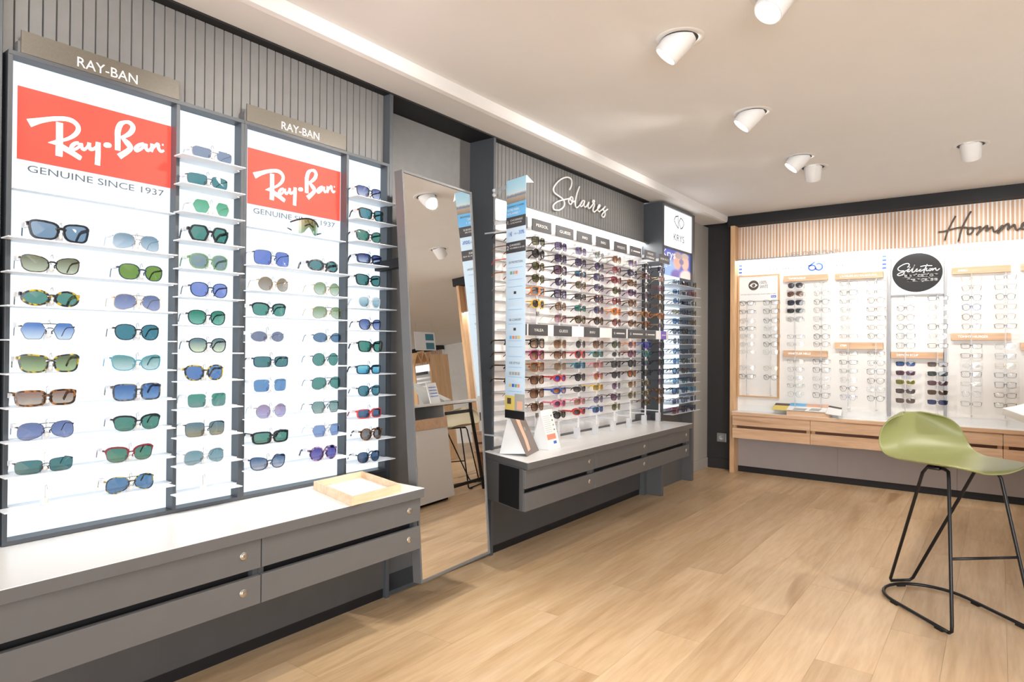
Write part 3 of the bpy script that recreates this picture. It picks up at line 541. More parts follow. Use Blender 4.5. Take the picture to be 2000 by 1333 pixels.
mb = MB(); X = TX - .0108
def outl(poly, w_):
    n = len(poly); cx = sum(p[0] for p in poly) / n; cz = sum(p[1] for p in poly) / n
    for i in range(n):
        a, b = poly[i], poly[(i + 1) % n]
        fn = F2(0, 1, 0, 1, X); strip(mb, [(a[0], a[1], w_), (b[0], b[1], w_)], fn)
outl([(5.022, 2.182), (5.050, 2.215), (5.108, 2.230), (5.108, 2.128), (5.065, 2.150)], .009)
outl([(5.160, 2.222), (5.205, 2.208), (5.232, 2.185), (5.205, 2.150), (5.162, 2.130), (5.120, 2.180)], .009)
mb.build('emblem', M['ink'], s)
text('lettering', 'KRYS', (X, 5.015, 2.020), YP, ZP, .22, .058, M['ink'], s)
pm = bpy.data.materials.new('couple_poster_print'); pm.use_nodes = True
nt = pm.node_tree; bs = nt.nodes['Principled BSDF']; tc = nt.nodes.new('ShaderNodeTexCoord'); sx = nt.nodes.new('ShaderNodeSeparateXYZ'); nt.links.new(tc.outputs['Generated'], sx.inputs[0])
last = None
def blob(cy, cz, ry, rz, col, prev):
    cxyz = nt.nodes.new('ShaderNodeVectorMath'); cxyz.operation = 'SUBTRACT'; nt.links.new(tc.outputs['Generated'], cxyz.inputs[0]); cxyz.inputs[1].default_value = (0.5, cy, cz)
    dv = nt.nodes.new('ShaderNodeVectorMath'); dv.operation = 'MULTIPLY'; nt.links.new(cxyz.outputs[0], dv.inputs[0]); dv.inputs[1].default_value = (0, 1 / ry, 1 / rz)
    ln = nt.nodes.new('ShaderNodeVectorMath'); ln.operation = 'LENGTH'; nt.links.new(dv.outputs[0], ln.inputs[0])
    mr = nt.nodes.new('ShaderNodeMapRange'); mr.interpolation_type = 'SMOOTHSTEP'; mr.inputs['From Min'].default_value = 1.15; mr.inputs['From Max'].default_value = 0.7
    nt.links.new(ln.outputs['Value'], mr.inputs['Value'])
    mx = nt.nodes.new('ShaderNodeMix'); mx.data_type = 'RGBA'; nt.links.new(mr.outputs[0], mx.inputs['Factor'])
    if isinstance(prev, tuple): mx.inputs['A'].default_value = (*prev, 1)
    else: nt.links.new(prev, mx.inputs['A'])
    mx.inputs['B'].default_value = (*col, 1); return mx.outputs['Result']
q = blob(.15, .2, .45, .5, lin((150, 180, 226)), lin((88, 98, 180)))
q = blob(.5, .05, .22, .25, lin((120, 100, 175)), q); q = blob(.85, .05, .25, .3, lin((236, 214, 206)), q)
q = blob(.52, .62, .15, .34, lin((222, 170, 150)), q); q = blob(.80, .62, .14, .32, lin((226, 180, 164)), q)
q = blob(.55, .84, .15, .14, lin((170, 150, 150)), q); q = blob(.80, .88, .14, .12, lin((190, 172, 160)), q); q = blob(.665, .62, .09, .12, lin((120, 112, 150)), q)
nt.links.new(q, bs.inputs['Base Color']); nt.links.new(q, bs.inputs['Emission Color']); bs.inputs['Emission Strength'].default_value = 0.6
p = box(TX - .030, TX - .020, 4.808, 5.400, 1.728, 1.940).build('couple_poster', pm, t)
text('poster_lettering', 'Krys', (TX - .0195, 4.815, 1.872), YP, ZP, .26, .064, M['whiteprint'], p)
mb = MB()
for i, (s_, wd) in enumerate((('1 PAIRE', .09), ('ACHETEE', .10), ('= 2e PAIRE', .12), ('1€', .05))): text_to(mb, s_, (TX - .0195, 4.86, 1.842 - i * .018), YP, ZP, wd, .011)
mb.build('poster_lettering', M['whiteprint'], p)
ZK = [1.645 - .0787 * i for i in range(14)]
for z in ZK:
    box(-2.226, -2.030, 4.808, 5.385, z - .003, z).build('shelf', M['shelf'], t)
tl = MB().box(-2.235, -2.075, 4.706, 4.735, 0.001, 0.58).solo('support_leg', M['grey'], 'grey slab leg under far end of the rack worktop', 'leg', bevel=.001)

# ------------------------------------------------------------------ wall socket
t = thing('wall_socket', (-2.108, 6.149, 0.255), 'square silver power socket on the black wall in the corner', 'socket')
box(-2.152, -2.064, 6.1395, 6.1495, 0.253, 0.336).build('plate', M['alu'], t, bevel=.003)
mb = MB(); mb.lathe([(.024, 0), (.024, .002), (.020, .003), (.018, -.002), (.001, -.002)], Matrix.Translation(Vector((-2.108, 6.139, 0.294)) - root_offset(t)) @ Matrix.Rotation(math.pi / 2, 4, 'X'), 20)
mb.build('outlet', M['greyprint'], t, local=True, smooth=True)
for dx in (-.009, .009): MB().lathe([(.0028, 0), (.0028, .0005)], Matrix.Translation(Vector((-2.108 + dx, 6.1385, 0.294)) - root_offset(t)) @ Matrix.Rotation(math.pi / 2, 4, 'X'), 8).build('pin_hole', M['black'], t, local=True)

# ------------------------------------------------------------------ back wall display furniture
bw = thing('back_wall_unit', (-0.6, 6.1, 0), 'oak framed back wall display with slatted oak header and white eyeglass panel', 'display rack')
box(-1.985, -1.945, 6.0, 6.149, 0.001, 2.268).build('end_post', M['oakz'], bw, bevel=.001)
box(0.580, 0.615, 6.0, 6.149, 0.001, 2.268).build('end_post', M['oakz'], bw, bevel=.001)
box(-1.945, 0.58, 6.112, 6.149, 0.60, 2.266).build('backing_board', M['cream'], bw)
sm = box(-.0072, .0072, 6.105, 6.112, 1.958, 2.262).mesh('slat', M['oakslat'], (0, 6.1, 0))
n = 93; p_ = (0.58 + 1.945) / n
for i in range(n):
    o = bpy.data.objects.new('slat', sm); link(o, bw); o.location = (-1.945 + (i + .5) * p_ + 0.6, 0, 0)
box(-1.945, 0.58, 6.03, 6.112, 1.944, 1.955).build('light_hood', M['alu'], bw)
box(-1.94, 0.575, 6.045, 6.065, 1.9375, 1.9435).build('light_strip', M['led'], bw)
for x0, x1 in ((-1.975 + .03, -.731), (-.708, -.346), (-.329, .58)):
    box(x0, x1, 6.100, 6.111, 0.62, 1.936).build('panel', M['cream'], bw)
for x0, x1 in ((-.731, -.708), (-.346, -.329)):
    box(x0, x1, 6.072, 6.111, 0.60, 1.936).build('upright', M['alu'], bw, bevel=.001)
fr = MB()
def frame_bar(x0, x1, z0, z1): box(x0, x1, 6.078, 6.0995, z0, z1).build('thin_frame_bar', M['oakz'], bw)
frame_bar(-1.942, -1.929, .697, 1.812); frame_bar(-1.587, -1.574, .697, 1.812); frame_bar(-1.929, -1.587, .697, .709); frame_bar(-1.929, -1.587, 1.800, 1.812)
# wooden name strips
def strip_sign(x0, x1, z0, z1, s, frac, label):
    t = thing('wood_sign', ((x0 + x1) / 2, 6.08, z0), label, 'sign', 'oak name strips on the back wall')
    box(x0, x1, 6.055, 6.0995, z0, z1).build('strip', M['oak'], t, bevel=.001)
    text('lettering', s, (x0 + .04, 6.0545, z0 + (z1 - z0) * .36), XP, ZP, (x1 - x0) * frac, (z1 - z0) * .33, M['whiteprint'], t)
strip_sign(-1.531, -1.178, 1.733, 1.785, 'TAMBOURINE', .40, 'oak name strip at top of second bay, above four dark sunglasses')
strip_sign(-1.119, -.762, 1.729, 1.780, "L'ATELIER DU FAUBOURG", .76, 'oak name strip at top of third bay, widest lettering')
strip_sign(-1.532, -1.177, 1.072, 1.127, 'WHISTLER HILLS', .52, 'oak name strip halfway down the second bay')
strip_sign(-1.117, -.761, 1.144, 1.199, 'XTREM', .14, 'oak name strip halfway down the third bay')
strip_sign(-.703, -.350, 1.073, 1.124, 'DEMON ECLIP', .42, 'oak name strip below the round black logo panel')
strip_sign(-.295, .066, 1.726, 1.778, 'BARRIO', .16, 'oak name strip at top of bay right of the black logo panel')
strip_sign(-.297, .067, 1.218, 1.271, 'TOMMY HILFIGER', .52, 'oak name strip halfway down the bay right of logo panel')
strip_sign(.123, .48, 1.728, 1.780, 'LACOSTE', .2, 'oak name strip at top of bay at right edge of photo')
strip_sign(.124, .48, 1.145, 1.200, 'VINYL', .14, 'oak name strip halfway down the bay at right edge')
# 100% sante card
t = thing('health_card', (-1.758, 6.09, 1.57), 'white card with brown eye emblem at top of the oak framed panel', 'sign')
box(-1.928, -1.588, 6.082, 6.0995, 1.575, 1.7995).build('card', M['paper'], t)
def disc(mb, cx, cz, rx, rz, y, mi=0, n=28, a0=0, a1=2 * math.pi):
    mb.add([(cx, y, cz)] + [(cx + rx * math.cos(a0 + (a1 - a0) * k / n), y, cz + rz * math.sin(a0 + (a1 - a0) * k / n)) for k in range(n + 1)], [(0, i + 1, i + 2) for i in range(n)], mi)
mb = MB(); cx, cz = -1.800, 1.718
disc(mb, cx, cz, .046, .045, 6.0815)
eye = [(cx - .036 + .072 * k / 12, cz + .022 * math.sin(math.pi * k / 12)) for k in range(13)] + [(cx + .036 - .072 * k / 12, cz - .020 * math.sin(math.pi * k / 12)) for k in range(1, 12)]
mb.add([(a, 6.0811, b) for a, b in eye], [tuple(range(len(eye)))], 1)
disc(mb, cx, cz, .0155, .0155, 6.0807); disc(mb, cx - .005, cz + .006, .004, .004, 6.0803, 1)
mb.build('eye_emblem', [M['brownink'], M['paper']], t)
mb = MB(); text_to(mb, '100%', (-1.745, 6.0812, 1.728), XP, ZP, .062, .030); text_to(mb, 'SANTÉ', (-1.745, 6.0812, 1.690), XP, ZP, .072, .030)
text_to(mb, 'NOTRE SÉLECTION DE MONTURES A 30€', (-1.915, 6.0812, 1.632), XP, ZP, .31, .008)
mb.build('lettering', M['brownink'], t)
b = box(-1.646, -1.603, 6.0805, 6.082, 1.600, 1.620).build('blue_tag', M['blue'], t)
text('lettering', 'Krys', (-1.640, 6.0802, 1.606), XP, ZP, .030, .010, M['whiteprint'], b)
# anniversary banner print
t = thing('banner_lettering', (-1.35, 6.099, 1.80), 'blue printed anniversary wording and stripes on white panel below the slats', 'sign')
mb = MB(); text_to(mb, 'KRYS PRÉSENTE', (-1.664, 6.0992, 1.848), XP, ZP, .30, .017); text_to(mb, 'DE STYLE', (-1.204, 6.0992, 1.846), XP, ZP, .172, .018)
mb.build('lettering', M['blue'], t)
mb = MB()
for s_ in D['SIX']:
    fn = F2(0, 1, 0, 1, 0); g = lambda a, b: (a, 6.0992, b)
    g.asp = 1.0
    strip(mb, [(a, b, .0125) for a, b in smooth_path(s_, 5)], g)
mb.build('sixty_numeral', M['blue'], t)
for xb in (-1.938, -.772):
    for i in range(4): box(xb, xb + .028, 6.0988, 6.0999, 1.803 + i * .032, 1.818 + i * .032).build('stripe', M['blue'], t)
# round logo panel
t = thing('logo_panel', (-.522, 6.09, 1.587), 'white square panel with large black disc and script lettering', 'sign')
box(-.706, -.348, 6.078, 6.0995, 1.587, 1.925).build('card', M['paper'], t)
for a in ((-.7075, -.346, 6.072, 6.0995, 1.925, 1.935), (-.7075, -.346, 6.072, 6.0995, 1.577, 1.587)): box(*a).build('frame_bar', M['alu'], t)
mb = MB(); disc(mb, -.527, 1.757, .172, .155, 6.0772, n=48); mb.build('black_disc', M['black'], t)
mb = MB(); g = lambda a, b: (a, 6.0765, b)
g.asp = 1.0
for s_ in D['SEL']: strip(mb, [(a, b, .0065) for a, b in smooth_path(s_, 4)], g)
for ox in (0, .0016, .0032):
    for oz in (0, .0012):
        text_to(mb, 'fabrication', (-.628 + ox, 6.0765 - ox * .01, 1.722 + oz), XP, ZP, .238, .029); text_to(mb, 'française', (-.596 + ox, 6.0765 - ox * .01, 1.688 + oz), XP, ZP, .206, .029)
mb.build('lettering', M['paper'], t)
# script and block letters on the slats
mb = MB()
for s_ in D['HOM']: mb.tube([(a, 6.080, b) for a, b in smooth_path(s_, 4)], .0062, 8)
mb.solo('script_sign', M['brownink'], 'dark script lettering fixed on the oak slats at upper right', 'sign', smooth=True)
text('block_letter_sign', 'LES DESIGNS', (-1.515, 6.084, 1.957), XP, ZP, .435, .040, M['lettergrey'])
tag(bpy.data.objects['block_letter_sign'], 'brown block lettering standing on the light hood below oak slats', 'sign')
# lower part of the back wall
def back_drawers(x0, x1, label):
    t = thing('drawer_unit', ((x0 + x1) / 2, 6.0, 0.33), label, 'drawer unit', 'oak drawer units along the back wall')
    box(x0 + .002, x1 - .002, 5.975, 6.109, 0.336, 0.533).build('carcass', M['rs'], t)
    for za, zb in ((.446, .535), (.331, .421)):
        d = box(x0 + .0015, x1 - .0015, 5.938, 5.958, za, zb).build('drawer', M['oak'], t, bevel=.001)
    for xa in (x0 + .004, x1 - .034): box(xa, xa + .03, 5.958, 5.975, 0.336, 0.533).build('runner_block', M['oakz'], t)
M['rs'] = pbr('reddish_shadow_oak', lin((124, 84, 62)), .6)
for a, b, lb in ((-1.942, -1.283, 'oak two-drawer unit nearest the corner on the back wall'), (-1.283, -.632, 'oak two-drawer unit partly hidden by the green stool back'), (-.632, .022, 'oak two-drawer unit behind the green stool seat'), (.022, .578, 'oak two-drawer unit at right edge of the photo')): back_drawers(a, b, lb)
t = thing('worktop', (-.62, 6.02, .537), 'long white topped oak worktop along the back wall', 'worktop')
box(-1.9445, .5795, 5.930, 6.099, .537, .566).build('slab', M['oak'], t, bevel=.001)
box(-1.9445, .5795, 5.931, 6.099, .566, .5685).build('white_surface', M['white'], t)
box(-1.9445, .5795, 6.0995, 6.1115, .5685, .6195).build('upstand', M['white'], t)
for a in range(3):
    xa = -1.944 + a * .8413
    struct(box(xa + .0008, xa + .8405, 6.11, 6.149, .056, .50).build(f'trim_{8 + a}', M['mauve']))
struct(box(-1.944, .58, 6.118, 6.149, 0, .056).build('trim_7', M['black']))
# leaflet block and brochures on the back worktop
t = thing('brochure_stand', (-1.30, 6.01, .5685), 'low wooden stand topped with colourful fanned eyewear brochures on back worktop', 'stand')
box(-1.475, -1.140, 5.942, 6.05, .5685, .605).build('block', M['oak'], t, bevel=.001)
def sheet(x0, x1, y0, y1, z, dz, mat, nm='leaflet', rx=0):
    return MB().hexa([(x0, y0, z), (x1, y0, z), (x1 + rx, y1, z + dz), (x0 + rx, y1, z + dz)], [(x0, y0, z + .002), (x1, y0, z + .002), (x1 + rx, y1, z + .002 + dz), (x0 + rx, y1, z + .002 + dz)]).build(nm, M[mat], t)
sheet(-1.60, -1.475, 5.94, 6.09, .606, .045, 'yellow'); sheet(-1.60, -1.475, 6.045, 6.088, .640, .014, 'brownink', 'dark_header')
sheet(-1.475, -1.165, 5.94, 6.09, .609, .050, 'paper', 'open_brochure'); sheet(-1.474, -1.34, 6.03, 6.088, .6415, .0195, 'skyblue', 'blue_picture'); sheet(-1.34, -1.166, 6.03, 6.088, .6415, .0195, 'skin', 'tan_picture')
sheet(-1.43, -1.33, 5.946, 5.99, .6132, .0146, 'greyprint', 'grey_picture', .01); sheet(-1.30, -1.22, 5.956, 6.0, .6165, .0146, 'greyprint', 'grey_picture', .015)
MB().hexa([(-1.165, 5.93, .600), (-1.04, 5.90, .592), (-1.06, 6.06, .644), (-1.165, 6.09, .655)], [(-1.165, 5.93, .602), (-1.04, 5.90, .594), (-1.06, 6.06, .646), (-1.165, 6.09, .657)]).build('leaflet', M['paper'], t)
MB().hexa([(-1.165, 6.06, .6460), (-1.058, 6.03, .6362), (-1.06, 6.06, .6462), (-1.165, 6.09, .6572)], [(-1.165, 6.06, .6472), (-1.058, 6.03, .6374), (-1.06, 6.06, .6474), (-1.165, 6.09, .6584)]).build('dark_header', M['brownink'], t)

# ------------------------------------------------------------------ glasses
KIND = dict(round=(.0235, .0225, 2.0, 0, 0), panto=(.0245, .0212, 2.4, .10, .001), square=(.0265, .0212, 4, .05, 0), big=(.0285, .0240, 3.6, .05, 0),
            rect=(.0275, .0165, 4, .05, 0), way=(.0268, .0200, 3.6, .13, .003), aviator=(.0275, .0222, 2.5, .03, .001), cat=(.0275, .0200, 2.7, .10, .005),
            oval=(.0262, .0165, 2.0, 0, 0), hexa=(.0258, .0210, 0, 0, 0), club=(.0258, .0195, 2.8, .10, .002), sport=(.0300, .0150, 2.2, .08, .003))
WRAP = 2.6
def outline(kind, n=20):
    hw, hh, e, tp, up = KIND[kind]; pts = []
    if kind == 'hexa':
        base = [(1, .12), (.62, .95), (-.62, .95), (-1, .12), (-.58, -1), (.58, -1)]; m = []
        for i in range(6):
            a, b = base[i], base[(i + 1) % 6]
            for t in (0.12, .5, .88): m.append(((a[0] + (b[0] - a[0]) * t) * hw, (a[1] + (b[1] - a[1]) * t) * hh))
        return m
    for k in range(n):
        t = 2 * math.pi * k / n; c, s = math.cos(t), math.sin(t)
        y = math.copysign(abs(c) ** (2 / e), c) * hw; z = math.copysign(abs(s) ** (2 / e), s) * hh
        if kind == 'aviator': y += .0045 * (-z / hh) * (1 if z < 0 else .2); z *= (1.0 if y > 0 or z > 0 else .86)
        z += up * (y / hw) * (1 if s > -.2 else 0); y *= 1 + tp * z / hh
        pts.append((y, z))
    return pts
_gm = {}
def glass_meshes(kind, th, tl):
    key = (kind, th, tl)
    if key in _gm: return _gm[key]
    hw, hh = KIND[kind][:2]; O = outline(kind); n = len(O)
    rim = {'a': .0036, 'm': .0021, 'w': .0012, 'k': .0048}[th]; dep = {'a': .0042, 'm': .003, 'w': .0014, 'k': .0055}[th]
    cy = hw + .0088; z0 = hh + rim
    X = lambda y: -WRAP * y * y
    fr = MB(); lenses = []; T = []
    for sgn in (1, -1):
        def off(p, d):
            l = math.hypot(p[0] / hw, p[1] / hh) or 1; return (p[0] + d * p[0] / hw / l, p[1] + d * p[1] / hh / l)
        outer = []
        for p in O:
            d = rim
            if kind == 'club': d = .0050 if p[1] > .3 * hh else .0009
            outer.append(off(p, d))
        P = lambda q, x: (X(sgn * (cy + q[0])) + x, sgn * (cy + q[0]), q[1] + z0)
        vs = [P(q, 0) for q in outer] + [P(q, 0) for q in O] + [P(q, -dep) for q in outer] + [P(q, -dep) for q in O]
        fs = []
        for i in range(n):
            j = (i + 1) % n
            fs += [(i, j, n + j, n + i), (2 * n + j, 2 * n + i, 3 * n + i, 3 * n + j), (j, i, 2 * n + i, 2 * n + j), (n + i, n + j, 3 * n + j, 3 * n + i)]
        fr.add(vs, fs)
        lm = MB(); lm.add([(X(sgn * cy) - dep * .5 + .0012, sgn * cy, z0)] + [P(q, -dep * .5) for q in O], [(0, 1 + i, 1 + (i + 1) % n) for i in range(n)])
        lenses.append(lm)
        W = cy + max(q[0] for q in outer); zt = z0 + hh * (.55 if kind not in ('way', 'cat', 'club', 'square', 'rect', 'big') else .72)
        xw = X(W)
        fr.box(xw - .006, xw, min(sgn * W, sgn * (W - .003)), max(sgn * W, sgn * (W - .003)), zt - (.0042 if th in 'ak' else .0018), zt + (.0042 if th in 'ak' else .0018))
        tm = MB(); r = .0014 if th in 'ak' else .0009; rz = {'a': .0040, 'm': .0028, 'w': .0013, 'k': .0055}[th]
        Lb = tl * .72
        tm.tube([(xw - .003, sgn * (W + .0006), zt), (xw - .012, sgn * (W + .0014), zt), (-Lb, sgn * (W - .001), zt - .001), (-Lb - tl * .12, sgn * (W - .003), zt - .006), (-tl, sgn * (W - .006), zt - .024)], r, 6, rz=rz)
        T.append(tm)
    # bridge(s) and nose pads
    zb = z0 + hh * .30
    rb = {'a': .0024, 'm': .0018, 'w': .0010, 'k': .0032}[th]
    fr.tube([(X(.011) - dep / 2, -.0112, zb - .002), (-dep / 2, -.004, zb + .0015), (-dep / 2, .004, zb + .0015), (X(.011) - dep / 2, .0112, zb - .002)], rb, 6, rz=rb * 1.3)
    if kind == 'aviator' or (kind == 'hexa' and th == 'w'):
        zc = z0 + hh * .86; fr.tube([(-.002, -.018, zc), (-.0005, 0, zc + .0012), (-.002, .018, zc)], .0010, 5)
    for s in (1, -1): fr.tube([(-dep, s * .0075, zb - .005), (-dep - .004, s * .0062, zb - .008), (-dep - .004, s * .0075, zb - .014)], .0016, 5)
    rp = 'g_' + kind
    out = [fr.mesh(rp + '_frame', [M['black']], smooth=False), lenses[0].mesh(rp + '_lens', [M['black']]), lenses[1].mesh(rp + '_lens', [M['black']]), T[0].mesh(rp + '_temple', [M['black']]), T[1].mesh(rp + '_temple', [M['black']])]
    _gm[key] = out; return out
FM = dict(
    black=pbr('frame_black', (0.012, 0.013, 0.018), .25), navy=pbr('frame_navy', (0.015, 0.028, 0.06), .25), tort=tort('frame_tortoise', (0.03, 0.014, 0.007), (0.30, 0.12, 0.03)),
    ytort=tort('frame_yellow_tortoise', (0.02, 0.022, 0.03), (0.45, 0.33, 0.02)), gtort=tort('frame_grey_tortoise', (0.03, 0.035, 0.045), (0.16, 0.15, 0.13)), ptort=tort('frame_purple_tortoise', (0.03, 0.015, 0.04), (0.35, 0.22, 0.38)),
    gold=pbr('frame_gold', (0.62, 0.45, 0.24), .25, 1.0), silver=pbr('frame_silver', (0.6, 0.6, 0.62), .25, 1.0), gun=pbr('frame_gunmetal', (0.10, 0.10, 0.12), .3, .9), dtort=tort('frame_dark_tortoise', (0.012, 0.011, 0.012), (0.10, 0.06, 0.02)),
    clear=clear('frame_clear', (0.92, .94, .95), .15, .35), gclear=clear('frame_green_clear', (.45, .62, .45), .12, .3, (.28, .42, .25)), ivory=pbr('frame_ivory', (.75, .74, .66), .3),
    red=pbr('frame_red', (.55, .05, .05), .3), orange=pbr('frame_orange', (.75, .22, .03), .3), yellow=pbr('frame_yellow', (.80, .48, .02), .3), burg=pbr('frame_burgundy', (.16, .02, .03), .3), blue=pbr('frame_blue', (.05, .10, .42), .3),
    pink=pbr('frame_pink', (.70, .16, .26), .3), teal=pbr('frame_teal', (.05, .22, .30), .3), magenta=pbr('frame_magenta', (.35, .03, .14), .3), brown=pbr('frame_brown', (.16, .08, .045), .3), amber=tort('frame_amber', (.25, .08, .02), (.60, .24, .05)))
_lm = {}
def lens_mat(c, gloss=.10):
    top, bot = (c if isinstance(c[0], tuple) else (c, c))
    top, bot = [tuple(v * .80 + 34 for v in q) for q in (top, bot)]  # tints lifted toward grey, painting in the haze of reflections
    key = (top, bot, gloss)
    if key not in _lm: _lm[key] = tinted('lens_tint', lin(top), lin(bot), gloss)
    return _lm[key]
CLEARL = tinted('lens_clear', (.93, .95, .96), (.95, .96, .97), .05)
def put(o, mat):
    o.material_slots[0].link = 'OBJECT'; o.material_slots[0].material = mat
tag_me = box(-.030, -.008, -.0045, .0045, -.006, .006).mesh('security_tag', M['frost'])
def glasses(name, loc, rotz, kind, th, fm, lens, label, group, S=1.0, tl=.12, gloss=.10, sec=False):
    t = thing(name, loc, label, 'sunglasses' if name == 'sunglasses' else 'eyeglasses', group, rotz); t.scale = (S, S, S)
    ms = glass_meshes(kind, th, tl)
    fmat = FM[fm]; lmat = CLEARL if lens is None else lens_mat(lens, gloss)
    W = max(v.co.y for v in ms[3].vertices)
    for nm, me, mt in (('frame', ms[0], fmat), ('lens', ms[1], lmat), ('lens', ms[2], lmat), ('temple', ms[3], fmat), ('temple', ms[4], fmat)):
        o = bpy.data.objects.new(nm, me); link(o, t); put(o, mt)
    if sec:
        o = bpy.data.objects.new('security_tag', tag_me); link(o, t); o.location = (-.014, -W + .001, KIND[kind][1] * 1.75)
    return t
# ---- lit cabinets: (kind, thickness, frame, lens colours, words)
B1L = [('way', 'k', 'black', (118, 148, 172), 'wide matt black sunglasses with blue-grey lenses'), ('cat', 'm', 'dtort', ((112, 112, 78), (205, 204, 168)), 'dark cat-eye sunglasses with olive gradient lenses'),
       ('oval', 'k', 'ytort', (78, 142, 124), 'yellow-flecked tortoise oval sunglasses with green lenses'), ('hexa', 'w', 'gun', ((80, 128, 200), (222, 234, 248)), 'thin hexagonal sunglasses with pale blue gradient lenses'),
       ('way', 'a', 'ytort', ((96, 108, 70), (172, 190, 130)), 'tortoise sunglasses with olive green gradient lenses'), ('rect', 'k', 'tort', ((158, 112, 92), (196, 176, 156)), 'thick brown tortoise rectangular sunglasses with brown lenses'),
       ('aviator', 'w', 'gun', ((98, 112, 160), (128, 144, 190)), 'thin wire aviator sunglasses with violet-blue lenses'), ('rect', 'w', 'gun', (58, 118, 116), 'thin rectangular wire sunglasses with dark green lenses')]
B1R = [('aviator', 'w', 'silver', ((120, 152, 170), (206, 220, 230)), 'silver wire sunglasses with fading grey-blue lenses'), ('panto', 'm', 'navy', (112, 150, 52), 'dark rounded sunglasses with bright olive lenses'),
       ('aviator', 'w', 'gold', ((108, 118, 158), (156, 164, 204)), 'thin gold sunglasses with grey-violet lenses'), ('panto', 'm', 'black', (48, 122, 136), 'black rounded sunglasses with teal lenses'),
       ('cat', 'm', 'teal', ((104, 158, 150), (206, 228, 220)), 'teal cat-eye sunglasses with pale green gradient lenses'), ('square', 'a', 'gtort', ((52, 98, 160), (110, 152, 200)), 'grey tortoise square sunglasses with blue gradient lenses'),
       ('club', 'm', 'black', (66, 134, 114), 'black browline sunglasses with green lenses'), ('club', 'm', 'burg', ((58, 128, 106), (84, 140, 112)), 'dark red browline sunglasses with green lenses'),
       ('aviator', 'm', 'ytort', (74, 124, 166), 'yellow-flecked aviator sunglasses with blue lenses')]
B2 = [('rect', 'w', 'silver', (140, 152, 174), 'silver rimless sunglasses with grey-blue lenses'), ('rect', 'w', 'gun', (62, 134, 138), 'thin metal rectangular sunglasses with teal lenses'), ('hexa', 'm', 'ivory', ((80, 178, 132), (120, 200, 160)), 'ivory hexagonal sunglasses with bright green lenses'),
      ('hexa', 'k', 'black', (62, 138, 122), 'thick black hexagonal sunglasses with green lenses'), ('panto', 'a', 'gclear', (132, 154, 156), 'translucent green sunglasses with grey lenses'), ('panto', 'm', 'navy', (122, 142, 212), 'navy rounded sunglasses with periwinkle blue lenses'),
      ('panto', 'm', 'black', ((28, 128, 98), (110, 186, 158)), 'black rounded sunglasses with emerald gradient lenses'), ('panto', 'm', 'black', ((92, 124, 128), (234, 238, 196)), 'black rounded sunglasses fading grey to pale yellow'), ('panto', 'a', 'ytort', (88, 126, 184), 'yellow tortoise sunglasses with mid blue lenses'),
      ('square', 'a', 'clear', ((64, 148, 122), (110, 150, 140)), 'clear framed sunglasses with green lenses'), ('square', 'w', 'gun', ((92, 124, 132), (158, 148, 116)), 'thin square sunglasses fading blue-grey to sand'), ('aviator', 'w', 'silver', ((112, 152, 158), (142, 172, 178)), 'silver wire sunglasses with pale grey-teal lenses')]
B3L = [('big', 'w', 'navy', (108, 130, 208), 'large rimless square sunglasses with blue lenses'), ('round', 'w', 'gold', ((150, 126, 100), (186, 172, 156)), 'gold wire sunglasses with brown gradient lenses'), ('club', 'm', 'black', (76, 150, 132), 'black browline sunglasses with sea green lenses'),
       ('oval', 'w', 'silver', (122, 128, 152), 'silver wire oval sunglasses with grey lenses'), ('rect', 'm', 'navy', (70, 128, 126), 'dark rectangular sunglasses with teal lenses'), ('square', 'a', 'clear', (100, 146, 192), 'clear framed square sunglasses with blue lenses'),
       ('round', 'w', 'silver', ((176, 142, 172), (190, 182, 222)), 'thin round sunglasses with pink-violet lenses'), ('rect', 'k', 'black', (80, 142, 122), 'thick black rectangular sunglasses with green lenses'), ('cat', 'm', 'navy', ((62, 96, 136), (180, 186, 198)), 'navy butterfly sunglasses with fading blue-grey lenses')]
B3R = [('oval', 'k', 'gtort', (84, 138, 138), 'thick dark oval sunglasses with teal lenses'), ('round', 'w', 'gold', ((142, 168, 118), (222, 232, 206)), 'gold wire sunglasses with fading green lenses'), ('aviator', 'w', 'gold', ((136, 160, 110), (206, 216, 186)), 'gold aviator sunglasses with olive gradient lenses'),
       ('oval', 'w', 'gun', (92, 128, 158), 'thin oval sunglasses with steel blue lenses'), ('round', 'w', 'gun', (82, 146, 132), 'thin round sunglasses with green lenses'), ('aviator', 'w', 'gun', (82, 144, 130), 'thin aviator sunglasses with green lenses'),
       ('hexa', 'w', 'gun', ((122, 156, 146), (158, 180, 172)), 'thin hexagonal sunglasses with grey-green lenses'), ('hexa', 'w', 'silver', (134, 160, 206), 'thin hexagonal sunglasses with light blue lenses'), ('round', 'a', 'ptort', ((66, 62, 146), (120, 112, 190)), 'purple tortoise round sunglasses with violet lenses')]
